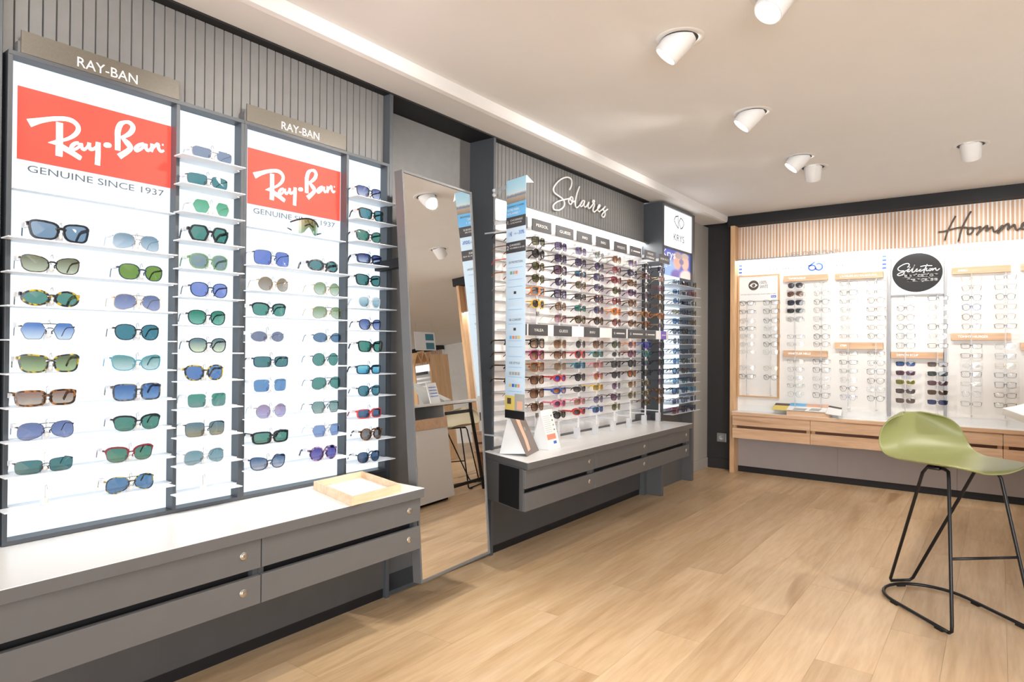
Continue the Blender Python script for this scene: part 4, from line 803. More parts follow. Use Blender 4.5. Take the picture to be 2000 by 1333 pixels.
B4 = [('way', 'm', 'black', ((92, 98, 154), (196, 196, 220)), 'dark sunglasses with fading grey-violet lenses'), ('way', 'a', 'dtort', (76, 138, 148), 'dark tortoise sunglasses with teal lenses'), ('cat', 'a', 'gtort', (70, 134, 114), 'grey tortoise cat-eye sunglasses with green lenses'), ('rect', 'k', 'navy', ((54, 64, 124), (180, 190, 216)), 'navy rectangular sunglasses with fading violet lenses'),
      ('way', 'a', 'black', (60, 122, 118), 'black sunglasses with deep green lenses'), ('panto', 'a', 'clear', ((196, 220, 224), (132, 166, 176)), 'clear framed sunglasses with very pale blue lenses'), ('panto', 'm', 'black', ((74, 94, 152), (142, 156, 202)), 'black rounded sunglasses with blue-violet lenses'), ('way', 'a', 'black', (62, 136, 116), 'black sunglasses with green reflecting lenses'),
      ('rect', 'a', 'navy', ((120, 206, 214), (64, 156, 190)), 'navy square sunglasses with cyan mirrored lenses'), ('panto', 'm', 'navy', (66, 124, 134), 'navy rounded sunglasses with dark teal lenses'), ('rect', 'a', 'red', (66, 98, 128), 'small red framed sunglasses with blue lenses'), ('round', 'a', 'tort', ((110, 100, 98), (140, 130, 122)), 'tortoise round sunglasses with brown-grey lenses'), ('panto', 'm', 'navy', (62, 84, 116), 'navy rounded sunglasses with dark blue lenses')]
def place_near(bayn, items, ys, k0, where, S=1.09):
    for i, (it, y) in enumerate(zip(items, ys)):
        s, z = SHELVES[bayn][k0 + i]; holder(s, y, z)
        if it is None: continue
        kd, th, fm, lc, wd = it
        sh = 'bottom' if k0 + i == len(SHELVES[bayn]) - 1 else ORD[k0 + i]
        S2 = S * {'aviator': .97, 'rect': 1.0, 'way': 1.02}.get(kd, 1.0)
        glasses('sunglasses', (-2.166, y, z + .0006), 0, kd, th, fm, lc, f'{wd}, {sh} shelf, {where}', 'sunglasses in the lit cabinets', S2, .082, sec=True)
place_near('b1', B1L + [None], [.722, .701, .702, .696, .701, .694, .694, .691, .694], 0, 'left, first wide bay')
place_near('b1', B1R, [.930, .945, .936, .936, .936, .939, .939, .918, .921], 0, 'right, first wide bay')
place_near('b2', B2 + [None], [1.174, 1.159, 1.172, 1.166, 1.166, 1.168, 1.161, 1.165, 1.154, 1.165, 1.159, 1.157, 1.157], 0, 'first narrow bay')
place_near('b3', B3L, [1.408, 1.414, 1.399, 1.393, 1.41, 1.406, 1.41, 1.412, 1.401], 0, 'left, second wide bay')
place_near('b3', B3R, [1.640, 1.655, 1.660, 1.662, 1.652, 1.660, 1.655, 1.660, 1.648], 0, 'right, second wide bay')
place_near('b4', B4, [1.872, 1.888, 1.874, 1.880, 1.874, 1.878, 1.884, 1.890, 1.882, 1.882, 1.886, 1.896, 1.882], 0, 'second narrow bay', 1.0)
# mirrored shield sunglasses on the lip under the second red poster
t = thing('sunglasses', (-2.232, 1.610, 1.5895), 'golden mirrored shield sunglasses on the ledge under the second red poster', 'sunglasses')
mb = MB(); N = 16; top = []; bot = []
for k in range(N + 1):
    a = -1 + 2 * k / N; y = a * .082; x = -.05 * a * a
    top.append((x, y, .066 - .030 * a * a)); bot.append((x - .002, y, .030 * math.exp(-(a / .2) ** 2) + .004 + .014 * a ** 4))
mb.add(top + bot, [(i, i + 1, N + 2 + i, N + 1 + i) for i in range(N)])
o = mb.build('lens', tinted('gold_mirror', (.50, .36, .08), (.16, .50, .22), .55, .08), t, local=True)
MB().tube([(x + .001, y, z + .001) for x, y, z in top], .0032, 6).build('frame', FM['black'], t, local=True)
for s in (1, -1): MB().tube([(-.050, s * .082, .034), (-.032, s * .080, .022), (-.03, s * .05, .012)], .003, 6).build('temple', FM['black'], t, local=True)
mb = MB(); mb.tube([(.0, -.02, .036), (.002, 0, .046), (.0, .02, .036)], .003, 6); mb.build('nose_piece', FM['black'], t, local=True)

# ---- white rack: nine columns, upper and lower block
C = dict(grey=(96, 96, 104), olive=((92, 96, 70), (150, 148, 116)), green=((74, 92, 52), (130, 138, 92)), violet=((84, 70, 132), (186, 172, 206)), dviolet=((52, 44, 92), (120, 104, 160)), plum=((84, 52, 92), (170, 130, 164)), brown=((110, 64, 40), (196, 150, 116)), tan=((150, 108, 80), (214, 184, 156)),
         rose=((170, 100, 128), (222, 178, 194)), red=((140, 40, 56), (206, 130, 128)), teal=((30, 120, 140), (80, 90, 150)), tealg=((40, 150, 140), (90, 170, 150)), bluem=((60, 110, 220), (150, 90, 220)), orange=((190, 96, 40), (226, 168, 110)), smoke=((52, 50, 56), (110, 106, 110)), pale=((150, 160, 158), (178, 186, 182)), black=(40, 38, 46), silver=((120, 134, 150), (186, 196, 206)), yellowl=((150, 130, 60), (196, 176, 110)))
CW = dict(grey='grey', olive='olive', green='green', violet='pale violet', dviolet='dark violet', plum='plum', brown='brown', tan='tan', rose='rose pink', red='red', teal='teal mirrored', tealg='green mirrored', bluem='blue mirrored', orange='orange', smoke='smoke grey', pale='pale grey-green', black='black', silver='silver-grey', yellowl='amber')
UP = [[('round', 'm', 'black', 'silver'), ('panto', 'm', 'brown', 'green'), ('panto', 'm', 'red', 'teal'), ('panto', 'm', 'amber', 'tan'), ('round', 'w', 'silver', 'silver'), None, None],
      [('square', 'm', 'black', 'olive'), ('round', 'a', 'black', 'smoke'), ('panto', 'm', 'tort', 'green'), ('panto', 'm', 'tort', 'green'), ('square', 'a', 'orange', 'silver'), ('panto', 'a', 'yellow', 'grey'), None],
      [('square', 'm', 'black', 'violet'), ('square', 'm', 'black', 'dviolet'), ('big', 'a', 'dtort', 'plum'), ('panto', 'm', 'black', 'dviolet'), ('square', 'a', 'black', 'violet'), ('round', 'm', 'tort', 'tan'), ('square', 'w', 'gold', 'rose')],
      [('square', 'w', 'gun', 'violet'), ('square', 'm', 'black', 'dviolet'), ('rect', 'm', 'gun', 'teal'), ('panto', 'm', 'tort', 'olive'), ('rect', 'm', 'black', 'smoke'), ('rect', 'm', 'gun', 'tealg'), ('panto', 'a', 'tort', 'olive')],
      [('panto', 'w', 'silver', 'pale'), ('round', 'm', 'black', 'dviolet'), ('square', 'm', 'black', 'dviolet'), ('panto', 'm', 'black', 'violet'), ('round', 'a', 'tort', 'dviolet'), ('panto', 'm', 'gun', 'dviolet'), ('round', 'a', 'tort', 'smoke')],
      [('panto', 'm', 'brown', 'brown'), ('panto', 'm', 'burg', 'red'), ('cat', 'a', 'burg', 'red'), ('round', 'm', 'tort', 'green'), ('panto', 'm', 'burg', 'red'), ('panto', 'a', 'orange', 'orange'), ('round', 'm', 'tort', 'red')],
      [('square', 'w', 'gold', 'violet'), ('cat', 'a', 'black', 'dviolet'), ('cat', 'a', 'tort', 'brown'), ('panto', 'a', 'ptort', 'plum'), ('round', 'a', 'tort', 'brown'), ('oval', 'm', 'tort', 'orange'), ('panto', 'm', 'tort', 'brown')],
      [('panto', 'm', 'black', 'grey'), ('cat', 'a', 'tort', 'plum'), ('panto', 'm', 'black', 'grey'), ('round', 'm', 'black', 'plum'), ('panto', 'w', 'gun', 'smoke'), ('cat', 'a', 'amber', 'brown'), ('panto', 'a', 'tort', 'orange')],
      [('square', 'm', 'black', 'dviolet'), ('panto', 'w', 'gold', 'rose'), ('panto', 'm', 'burg', 'plum'), ('panto', 'a', 'tort', 'brown'), ('panto', 'm', 'brown', 'smoke'), ('panto', 'a', 'amber', 'orange'), ('oval', 'w', 'gold', 'violet')]]
LO = [[('cat', 'a', 'dtort', 'brown'), ('square', 'm', 'tort', 'brown'), ('square', 'a', 'dtort', 'tan'), ('cat', 'a', 'dtort', 'brown'), ('round', 'w', 'gold', 'tan'), None, None],
      [('big', 'a', 'black', 'tan'), ('big', 'a', 'magenta', 'brown'), ('big', 'a', 'amber', 'tan'), ('square', 'a', 'tort', 'brown'), ('big', 'm', 'tort', 'brown'), ('panto', 'm', 'tort', 'brown'), None],
      [('big', 'w', 'gold', 'brown'), ('square', 'm', 'tort', 'brown'), ('square', 'w', 'gold', 'tan'), ('oval', 'k', 'red', 'bluem'), ('sport', 'k', 'blue', 'orange'), ('oval', 'k', 'pink', 'plum'), ('oval', 'a', 'black', 'smoke')],
      [('round', 'w', 'silver', 'smoke'), ('panto', 'a', 'red', 'smoke'), ('rect', 'a', 'teal', 'teal'), ('panto', 'm', 'black', 'smoke'), ('sport', 'm', 'black', 'smoke'), ('rect', 'm', 'pink', 'tan'), ('sport', 'k', 'red', 'smoke')],
      [('big', 'w', 'gun', 'brown'), ('rect', 'a', 'teal', 'green'), ('rect', 'm', 'pink', 'tan'), ('panto', 'w', 'pink', 'orange'), ('rect', 'm', 'yellow', 'yellowl'), ('panto', 'w', 'gun', 'violet'), ('rect', 'm', 'blue', 'teal')],
      [('panto', 'm', 'gun', 'green'), ('oval', 'm', 'clear', 'smoke'), ('square', 'm', 'black', 'grey'), ('panto', 'm', 'black', 'smoke'), ('panto', 'w', 'silver', 'plum'), ('cat', 'm', 'dtort', 'plum'), ('panto', 'w', 'gold', 'olive')],
      [('panto', 'm', 'orange', 'violet'), ('panto', 'a', 'burg', 'plum'), ('round', 'a', 'black', 'grey'), ('panto', 'a', 'tort', 'orange'), ('panto', 'w', 'gold', 'brown'), ('panto', 'w', 'gold', 'olive'), None],
      [('big', 'm', 'blue', 'bluem'), ('panto', 'm', 'teal', 'tealg'), ('rect', 'm', 'gun', 'teal'), ('square', 'm', 'black', 'grey'), ('panto', 'w', 'gold', 'olive'), ('panto', 'w', 'gold', 'olive'), ('panto', 'm', 'tort', 'olive')],
      [('panto', 'm', 'dtort', 'dviolet'), ('panto', 'm', 'black', 'dviolet'), ('panto', 'a', 'black', 'black'), ('panto', 'm', 'black', 'dviolet'), ('panto', 'w', 'gun', 'plum'), ('cat', 'a', 'tort', 'brown'), ('square', 'm', 'tort', 'tan')]]
FW = dict(black='black', navy='navy', tort='tortoise', ytort='yellow tortoise', gtort='grey tortoise', ptort='purple tortoise', gold='gold wire', silver='silver wire', gun='gunmetal', dtort='dark tortoise', clear='clear', gclear='green clear', ivory='ivory', red='red', orange='orange', yellow='yellow', burg='burgundy', blue='blue', pink='pink', teal='teal', magenta='magenta', brown='brown', amber='amber')
for blk, data, zs, nm in (('upper', UP, ZU, 'upper block'), ('lower', LO, ZL, 'lower block')):
    for c, col in enumerate(data):
        for r_, it in enumerate(col):
            if it is None: continue
            kd, th, fm, lc = it; hh = KIND[kd][1]
            glasses('sunglasses', (GX, COLY[c], zs[r_] - hh - .002), 0, kd, th, fm, C[lc], f'{FW[fm]} sunglasses with {CW[lc]} lenses, {ORD[r_]} row of {ORDC[c]} column, white rack {nm}', f'sunglasses on the {nm} of the white rack', 1.0, .12, .10)
# ---- tower shelves
PAL = [((66, 112, 168), 'blue'), ((54, 84, 132), 'dark blue'), ((110, 158, 206), 'light blue'), ((74, 140, 140), 'teal'), ((96, 160, 150), 'green'), ((150, 146, 110), 'sand'), ((92, 104, 120), 'slate'), ((132, 128, 84), 'olive')]
rnd = random.Random(11); seen = set()
for r_, z in enumerate(ZK):
    for c, y in enumerate((4.905, 5.085, 5.265)):
        lc, lw = PAL[rnd.choice([0, 0, 1, 2, 3, 4, 5, 6, 7]) if c < 2 else rnd.choice([0, 1, 1, 2, 3, 6, 7])]
        fm = rnd.choice(['navy', 'black', 'gun', 'tort', 'navy', 'silver', 'teal']) if (r_, c) not in ((13, 0), (1, 2)) else 'magenta'
        kd = rnd.choice(['panto', 'square', 'round', 'way', 'rect'])
        glasses('sunglasses', (-2.040, y, z + .0006), 0, kd, 'm' if fm != 'black' else 'a', fm, lc, f'{FW[fm]} sunglasses with {lw} lenses, {("near", "middle", "far")[c]} pair on {ORD[r_]} tower shelf', 'sunglasses on the tower shelves', .98, .12, .08)
# ---- back wall eyeglasses
def backpair(x, z, kd, th, fm, lens, label, group, nm='eyeglasses'):
    glasses(nm, (x, 5.990, z - KIND[kd][1] - .001), -math.pi / 2, kd, th, fm, lens, label, group, 1.0, .095, .06)
BAYW = {'A': 'oak framed panel', 'B': 'second bay', 'C': 'third bay', 'D': 'bay under black disc', 'E': 'bay right of disc'}
CLIPS = [('navy', (60, 100, 168), 'blue'), ('brown', (120, 110, 108), 'grey-brown'), ('burg', (86, 58, 84), 'plum'), ('black', (62, 78, 80), 'dark teal'), ('gold', (122, 126, 50), 'olive'), ('burg', (104, 80, 92), 'mauve'), ('black', (92, 82, 84), 'grey'), ('brown', (92, 74, 62), 'brown'), ('brown', (110, 96, 98), 'rosy grey'), ('navy', (62, 72, 128), 'indigo')]
rb_ = random.Random(5)
for bkey in 'ABCDE':
    for c, x in enumerate(D['BX'][bkey]):
        zs = D['BZ'][bkey]
        for r_, z in enumerate(zs):
            side = ('left', 'right')[c]; rw = ORD[r_]; grp = f'eyeglasses on the back wall, {BAYW[bkey]}'
            if bkey == 'B' and c == 0 and r_ < 4:
                fm, lc, lw = [('black', (62, 60, 82), 'violet-black'), ('brown', (146, 112, 96), 'brown'), ('black', (58, 60, 86), 'blue-black'), ('black', (76, 86, 74), 'dark green')][r_]
                backpair(x, z, ('panto', 'aviator', 'square', 'rect')[r_], 'm', fm, lc, f'{FW[fm]} sunglasses with {lw} lenses, {rw} pair below the second bay wood strip', 'sunglasses on the back wall', 'sunglasses'); continue
            if bkey == 'D' and r_ >= 6:
                fm, lc, lw = CLIPS[(r_ - 6) * 2 + c]
                backpair(x, z, 'rect', 'm', fm, lc, f'{FW[fm]} clip-on sunglasses with {lw} lenses, {side} column, bay under black disc', 'sunglasses on the back wall', 'sunglasses'); continue
            if bkey == 'A' and r_ == 7: continue
            if bkey == 'B' and c == 0 and r_ == 5: continue
            faint = rb_.random() < (.45 if bkey == 'A' else .22)
            fm = rb_.choice(['silver', 'clear', 'gold', 'silver']) if faint else rb_.choice(['black', 'gun', 'brown', 'black', 'tort', 'navy', 'gun'])
            if bkey == 'C' and c == 0 and r_ == 12: fm = 'blue'
            if bkey == 'E' and c == 0 and r_ == 3: fm = 'blue'
            kd = rb_.choice(['rect', 'square', 'panto', 'rect', 'round', 'rect', 'hexa']); th = 'w' if fm in ('silver', 'gold') else rb_.choice(['m', 'w', 'm'])
            shp = {'rect': 'rectangular', 'square': 'square', 'panto': 'rounded', 'round': 'round', 'hexa': 'angular'}[kd]
            backpair(x, z, kd, th, fm, None, f'{FW[fm]} {shp} clear eyeglasses, {rw} row, {side} column, {BAYW[bkey]}', grp)
for r_ in range(13):        # first column of the bay cut by the frame edge
    backpair(.255, D['BZ']['E'][r_], 'rect', 'm', rb_.choice(['black', 'gun', 'silver']), None, f'clear eyeglasses half cut by the right photo edge, {ORD[r_]} row', 'eyeglasses at the photo edge')
for bkey, xs in D['BX'].items():
    for c, x in enumerate(xs):
        z0_, z1_ = (.72, 1.56) if bkey == 'A' else ((.64, 1.72) if bkey != 'D' else (.64, 1.57))
        t = thing('eyeglass_rod', (x, 6.05, z0_), f'clear vertical holder rod, {("left", "right")[c]} one in the {BAYW[bkey]}', 'rod', 'clear holder rods of the back wall')
        box(x - .0035, x + .0035, 6.0005, 6.006, z0_, z1_).build('rod', M['acryl'], t)
        for z in (z0_, z1_ - .006): box(x - .003, x + .003, 6.006, 6.0775 if bkey == 'A' else 6.0995, z, z + .006).build('bracket', M['frost'], t)

# ------------------------------------------------------------------ ceiling spotlights
def spotlight(x, y, target, label, on=True, power=1.0, group='ceiling spotlights'):
    t = thing('ceiling_spotlight', (x, y, 2.36), label, 'spotlight', group)
    base = Vector((x, y, 2.36)); d = (Vector(target) - base).normalized()
    hz = Vector((d.x, d.y, 0)).length; el = math.atan2(-d.z, hz); el = max(el, math.radians(50))
    h2 = Vector((d.x, d.y, 0)).normalized() if hz > 1e-4 else Vector((1, 0, 0)); ax = h2 * math.cos(el) - Vector((0, 0, 1)) * math.sin(el)
    MB().lathe([(.070, -.0005), (.070, -.003), (.091, -.003), (.095, -.0005)], None, 40, caps=False).build('trim_ring', M['ceil'], t, local=True, smooth=True)
    MB().lathe([(.070, -.0012), (.0001, -.0012)], None, 32, caps=False).build('recess', M['black'], t, local=True)
    R = ax.to_track_quat('Z', 'Y').to_matrix().to_4x4()
    s0 = .004 / max(.3, math.sin(el))
    Mt = R
    MB().lathe([(.054, -.03), (.056, .005), (.050, .084), (.049, .087), (.045, .087), (.043, .078)], Mt, 32, caps=False).build('lamp_head', M['whitemat'], t, local=True, smooth=True)
    MB().lathe([(.0435, .079), (.0001, .0795)], Mt, 28, caps=False).build('lamp_lens', M['lamp'] if on else M['white'], t, local=True)
    d_ = bpy.data.lights.new('spot', 'SPOT'); d_.energy = SPOT_W * power; d_.color = SPOT_COL; d_.spot_size = math.radians(86); d_.spot_blend = 0.75; d_.shadow_soft_size = .035
    o = bpy.data.objects.new('spot', d_); link(o, t); o.location = ax * .098
    o.rotation_euler = (Vector(target) - (base + ax * .098)).to_track_quat('-Z', 'Y').to_euler()
    return t
spotlight(-1.004, 2.425, (-2.3, 1.95, 1.0), 'large ceiling spotlight tilted left, second nearest in the photo')
spotlight(-1.019, 3.413, (-2.3, 2.95, 1.6), 'ceiling spotlight tilted left, middle of the row')
spotlight(-1.013, 4.387, (-2.25, 3.95, 1.55), 'farthest lit ceiling spotlight tilted left, touching another lamp in view')
spotlight(-1.001, 4.685, (-1.3, 6.1, 1.2), 'ceiling spotlight turned to the back wall, overlapped by a lit lamp')
spotlight(-0.138, 4.700, (-0.1, 6.1, 1.2), 'ceiling spotlight turned to the back wall, alone at right')
spotlight(-0.605, 2.320, (-1.5, 1.0, 0.0), 'nearest glowing ceiling spotlight cut by the top photo edge')
G2 = 'ceiling spotlights outside the photo'
for i, (x, y, tg, pw) in enumerate([(-1.0, 1.45, (-2.27, 1.75, 1.55), 1.0), (-1.0, .50, (-2.27, .85, 1.6), 1.0), (.45, 1.4, (.1, 1.7, 0), 1.0), (.5, 2.6, (-.3, 2.5, 0), 1.1), (.9, 3.9, (.4, 3.8, 0), 1.0), (.9, 5.1, (.3, 4.6, 0), 1.0), (.0, .4, (-.6, 1.4, 0), 1.0), (1.9, 2.2, (1.5, 2.6, 0), 1.0),
                                   (2.6, 7.4, (2.4, 7.9, 0), 1.0), (3.55, 8.25, (3.4, 8.8, 0), 1.0), (2.4, 5.4, (1.9, 5.6, 0), 1.0), (5.2, 9.6, (5.6, 10.6, .5), 1.2), (7.0, 10.8, (7.0, 12.2, 1.2), 1.2)]):
    spotlight(x, y, tg, f'ceiling spotlight out of the frame, seen only in reflections', True, pw, G2)

# ------------------------------------------------------------------ hanging banner, brochure and tent card on the rack worktop
P0 = Vector((-1.988, 2.602, 0)); Ub = Vector((.150, -.041, 0)).normalized(); Nb = Vector((-Ub.y, Ub.x, 0)) * -1
if Nb.y > 0: Nb = -Nb
BW = .156; BZ0, BZ1 = .789, 1.978; BH = BZ1 - BZ0
t = thing('hanging_banner', (-1.91, 2.58, BZ0), 'long narrow printed banner hanging on a clear arm left of the white rack', 'banner')
def bpt(u, v, e=0.0): return P0 + Ub * (u * BW) + Vector((0, 0, BZ1 - v * BH)) + Nb * e
def bquad(u0, u1, v0, v1, e, mat, nm):
    return MB().hexa([bpt(u0, v1, e - .0006), bpt(u1, v1, e - .0006), bpt(u1, v1, e), bpt(u0, v1, e)], [bpt(u0, v0, e - .0006), bpt(u1, v0, e - .0006), bpt(u1, v0, e), bpt(u0, v0, e)]).build(nm, M[mat], t)
bquad(0, 1, 0, 1, 0, 'paleblue', 'sheet')
beach = bpy.data.materials.new('beach_print'); beach.use_nodes = True
nt = beach.node_tree; tc = nt.nodes.new('ShaderNodeTexCoord'); sp = nt.nodes.new('ShaderNodeSeparateXYZ'); rr = nt.nodes.new('ShaderNodeValToRGB'); nz = nt.nodes.new('ShaderNodeTexNoise'); nz.inputs['Scale'].default_value = 9
ma = nt.nodes.new('ShaderNodeMath'); ma.operation = 'MULTIPLY_ADD'; ma.inputs[1].default_value = .12
nt.links.new(tc.outputs['Generated'], sp.inputs[0]); nt.links.new(tc.outputs['Generated'], nz.inputs['Vector']); nt.links.new(nz.outputs['Fac'], ma.inputs[0]); nt.links.new(sp.outputs['Z'], ma.inputs[2]); nt.links.new(ma.outputs[0], rr.inputs['Fac'])
e = rr.color_ramp.elements; e[0].position = .0; e[0].color = (*lin((130, 120, 110)), 1); e[1].position = 1; e[1].color = (*lin((168, 214, 236)), 1)
for p_, c_ in ((.28, (176, 160, 142)), (.36, (96, 130, 170)), (.42, (190, 170, 150)), (.46, (200, 224, 232)), (.65, (182, 220, 236))): k_ = e.new(p_); k_.color = (*lin(c_), 1)
nt.links.new(rr.outputs['Color'], nt.nodes['Principled BSDF'].inputs['Base Color']); M['beach'] = beach
bquad(0, 1, 0, .10, .0012, 'beach', 'beach_picture'); bquad(0, 1, .10, .157, .0012, 'skyblue', 'blue_band'); bquad(0, 1, .157, .203, .0012, 'signdark', 'dark_band'); bquad(0, 1, .262, .308, .0012, 'signdark', 'dark_band')
bquad(0, .5, .905, .965, .0012, 'yellow', 'cyclist_picture'); bquad(.5, 1, .895, .965, .0012, 'greyprint', 'grey_picture'); bquad(0, 1, .965, 1.0, .0012, 'black', 'black_foot')
bquad(.12, .32, .915, .94, .0016, 'brownink', 'cyclist_figure'); bquad(.62, .9, .925, .96, .0016, 'skin', 'tan_patch')
def btext(lines, mat, nm):
    mb = MB()
    for s_, u0, u1, v, h in lines: text_to(mb, s_, bpt(u0, v, .0024), Ub, ZP, (u1 - u0) * BW, h * BH)
    mb.build(nm, M[mat], t)
btext([('COMMENT CHOISIR', .06, .92, .118, .008), ('DE PROTECTION', .16, .86, .352, .009), ('DE CONFORT', .2, .82, .592, .009), ('DE STYLE', .24, .76, .772, .009)], 'ink', 'dark_lettering')
btext([('VOTRE PAIRE', .06, .66, .133, .0095), ('SOLAIRES ?', .06, .72, .148, .0095), ('1.', .08, .17, .186, .016), ('CHOISISSEZ', .22, .85, .176, .008), ('VOTRE MONTURE', .22, .8, .187, .006), ('2', .05, .15, .294, .018), ('CHOISISSEZ', .2, .75, .280, .008), ('VOS VERRES A LA VUE', .2, .95, .292, .0065)], 'paper', 'white_lettering')
btext([('1€', .16, .32, .237, .017), ('ou', .44, .55, .232, .007), ('-30%', .60, .93, .235, .016)], 'blue', 'blue_lettering')
for v, cols in ((.385, ('oliveink', 'greyprint', 'coral')), (.655, ('skyblue', 'coral', 'greyprint', 'yellow')), (.805, ('greyprint', 'greyprint', 'greyprint', 'greyprint')), (.855, ('yellow', 'blue', 'oliveink', 'coral'))):
    M.setdefault('oliveink', pbr('green_dot_print', lin((120, 170, 140)), .5))
    for i, c_ in enumerate(cols): bquad(.22 + .14 * i, .33 + .14 * i, v, v + .013, .0016, c_, 'lens_swatch')
for v in (.37, .42, .45, .50, .545, .605, .675, .70, .74, .785, .825, .885): bquad(.15, .85, v, v + .0012, .0014, 'skyblue', 'rule_line')
for v in (.47, .622): bquad(.42, .54, v, v + .011, .0016, 'signdark', 'lens_icon')
arm = MB(); a0 = Vector((-2.222, 2.787, 1.985)); a1 = bpt(0.02, .006)
arm.hexa([a0 + Vector((0, -.002, -.012)), a0 + Vector((0, .002, -.012)), bpt(1, .012) + Vector((0, .006, 0)), bpt(1, .012) + Vector((0, .003, 0))], [a0 + Vector((0, -.002, .014)), a0 + Vector((0, .002, .014)), bpt(1, -.004) + Vector((0, .006, 0)), bpt(1, -.004) + Vector((0, .003, 0))])
arm.build('clear_arm', M['acryl'], t)
for dz in (-.012, .012): MB().lathe([(.001, -.008), (.009, -.006), (.0105, 0), (.009, .006), (.001, .008)], Matrix.Translation(Vector((-2.212, 2.782, 1.985 + dz)) - root_offset(t)) @ Matrix.Rotation(math.pi / 2, 4, 'Y'), 14).build('clear_knob', M['frost'], t, smooth=True, local=True)
MB().hexa([bpt(1, .03), bpt(1, .03) + Vector((.03, .02, 0)), bpt(1, .03) + Vector((.03, .021, 0)), bpt(1, .03) + Vector((0, .001, 0))], [bpt(1, 0), bpt(1, 0) + Vector((.002, .002, 0)), bpt(1, 0) + Vector((.002, .003, 0)), bpt(1, 0) + Vector((0, .001, 0))]).build('folded_corner', M['paper'], t)

t = thing('leaning_card', (-2.0, 2.83, .577), 'tall taupe advertising card with pale arm picture leaning on the rack worktop', 'card')
b0 = Vector((-1.950, 2.742, .5785)); bU = Vector((-.066, .205, 0)); bV = Vector((-.105, -.035, .235)); bN = bU.cross(bV).normalized()
if bN.x < 0: bN = -bN
def cpt(u, v, e=0): return b0 + bU * u + bV * v + bN * e
def cpoly(poly, e, mat, nm, th=.002):
    n = len(poly); mb = MB(); mb.add([cpt(u, v, e) for u, v in poly] + [cpt(u, v, e - th) for u, v in poly], [tuple(range(n)), tuple(reversed(range(n, 2 * n)))] + [(i, (i + 1) % n, n + (i + 1) % n, n + i) for i in range(n)])
    return mb.build(nm, M[mat], t)
cpoly([(0, 0), (1, 0), (1, .86), (.75, 1.12), (.2, 1.12), (0, .9)], 0, 'taupe', 'card_front')
cpoly([(.22, .08), (.42, .10), (.50, .30), (.52, .62), (.62, 1.06), (.36, 1.08), (.30, .70), (.30, .34)], .0012, 'skin', 'arm_picture', .0008)
mb = MB(); text_to(mb, 'GUCCI', cpt(.58, .50, .0018), bU, tuple(bV.normalized()), .42 * .215, .016); mb.build('lettering', M['paper'], t)
MB().hexa([cpt(.03, .06, -.004), cpt(.9, .06, -.004), b0 + bU * .9 + Vector((-.16, -.03, 0)), b0 + bU * .03 + Vector((-.16, -.03, 0))], [cpt(.03, .9, -.004), cpt(.9, .9, -.004), cpt(.9, .9, -.007), cpt(.03, .9, -.007)]).build('card_stand', M['paper'], t)

t = thing('tent_card', (-2.03, 3.05, .577), 'white folded tent card with coral stripe standing on the rack worktop', 'card')
ya, yb = 2.985, 3.118
fr0 = [(-1.972, ya, .5775), (-1.985, yb, .5775), (-2.047, yb, .790), (-2.035, ya, .790)]
def tp(u, v, e=0):
    A_, B_, C_, D_ = [Vector(p) for p in fr0]; q0 = A_.lerp(B_, u); q1 = D_.lerp(C_, u); N_ = (B_ - A_).cross(D_ - A_).normalized(); N_ = N_ if N_.x > 0 else -N_
    return q0.lerp(q1, v) + N_ * e
def tquad(u0, u1, v0, v1, e, mat, nm, th=.0012):
    return MB().hexa([tp(u0, v0, e - th), tp(u1, v0, e - th), tp(u1, v0, e), tp(u0, v0, e)], [tp(u0, v1, e - th), tp(u1, v1, e - th), tp(u1, v1, e), tp(u0, v1, e)]).build(nm, M[mat], t)
tquad(0, 1, 0, 1, .0, 'paper', 'front_panel')
MB().hexa([(-2.098, ya, .5775), (-2.110, yb, .5775), (-2.1085, yb, .5775), (-2.0965, ya, .5775)], [(-2.0372, ya, .790), (-2.0492, yb, .790), (-2.0478, yb, .790), (-2.0358, ya, .790)]).build('back_panel', M['paper'], t)
MB().add([(-1.974, ya + .001, .578), (-2.096, ya + .001, .578), (-2.036, ya + .001, .786), (-1.974, ya + .0018, .578), (-2.096, ya + .0018, .578), (-2.036, ya + .0018, .786)], [(0, 1, 2), (5, 4, 3), (0, 3, 4, 1), (1, 4, 5, 2), (2, 5, 3, 0)]).build('side_panel', M['paper'], t)
tquad(.06, .80, .25, .385, .0008, 'coral', 'coral_stripe', .0006); tquad(.5, .76, .13, .20, .0008, 'blue', 'blue_tag', .0006)
for i in range(9): tquad(.06, .62, .44 + i * .05, .448 + i * .05, .0008, 'greyprint', 'text_line', .0006)
for i, c_ in enumerate(('taupe', 'oliveink', 'taupe', 'taupe')): tquad(.76, .86, .46 + .12 * i, .50 + .12 * i, .0008, c_, 'lens_icon', .0006)

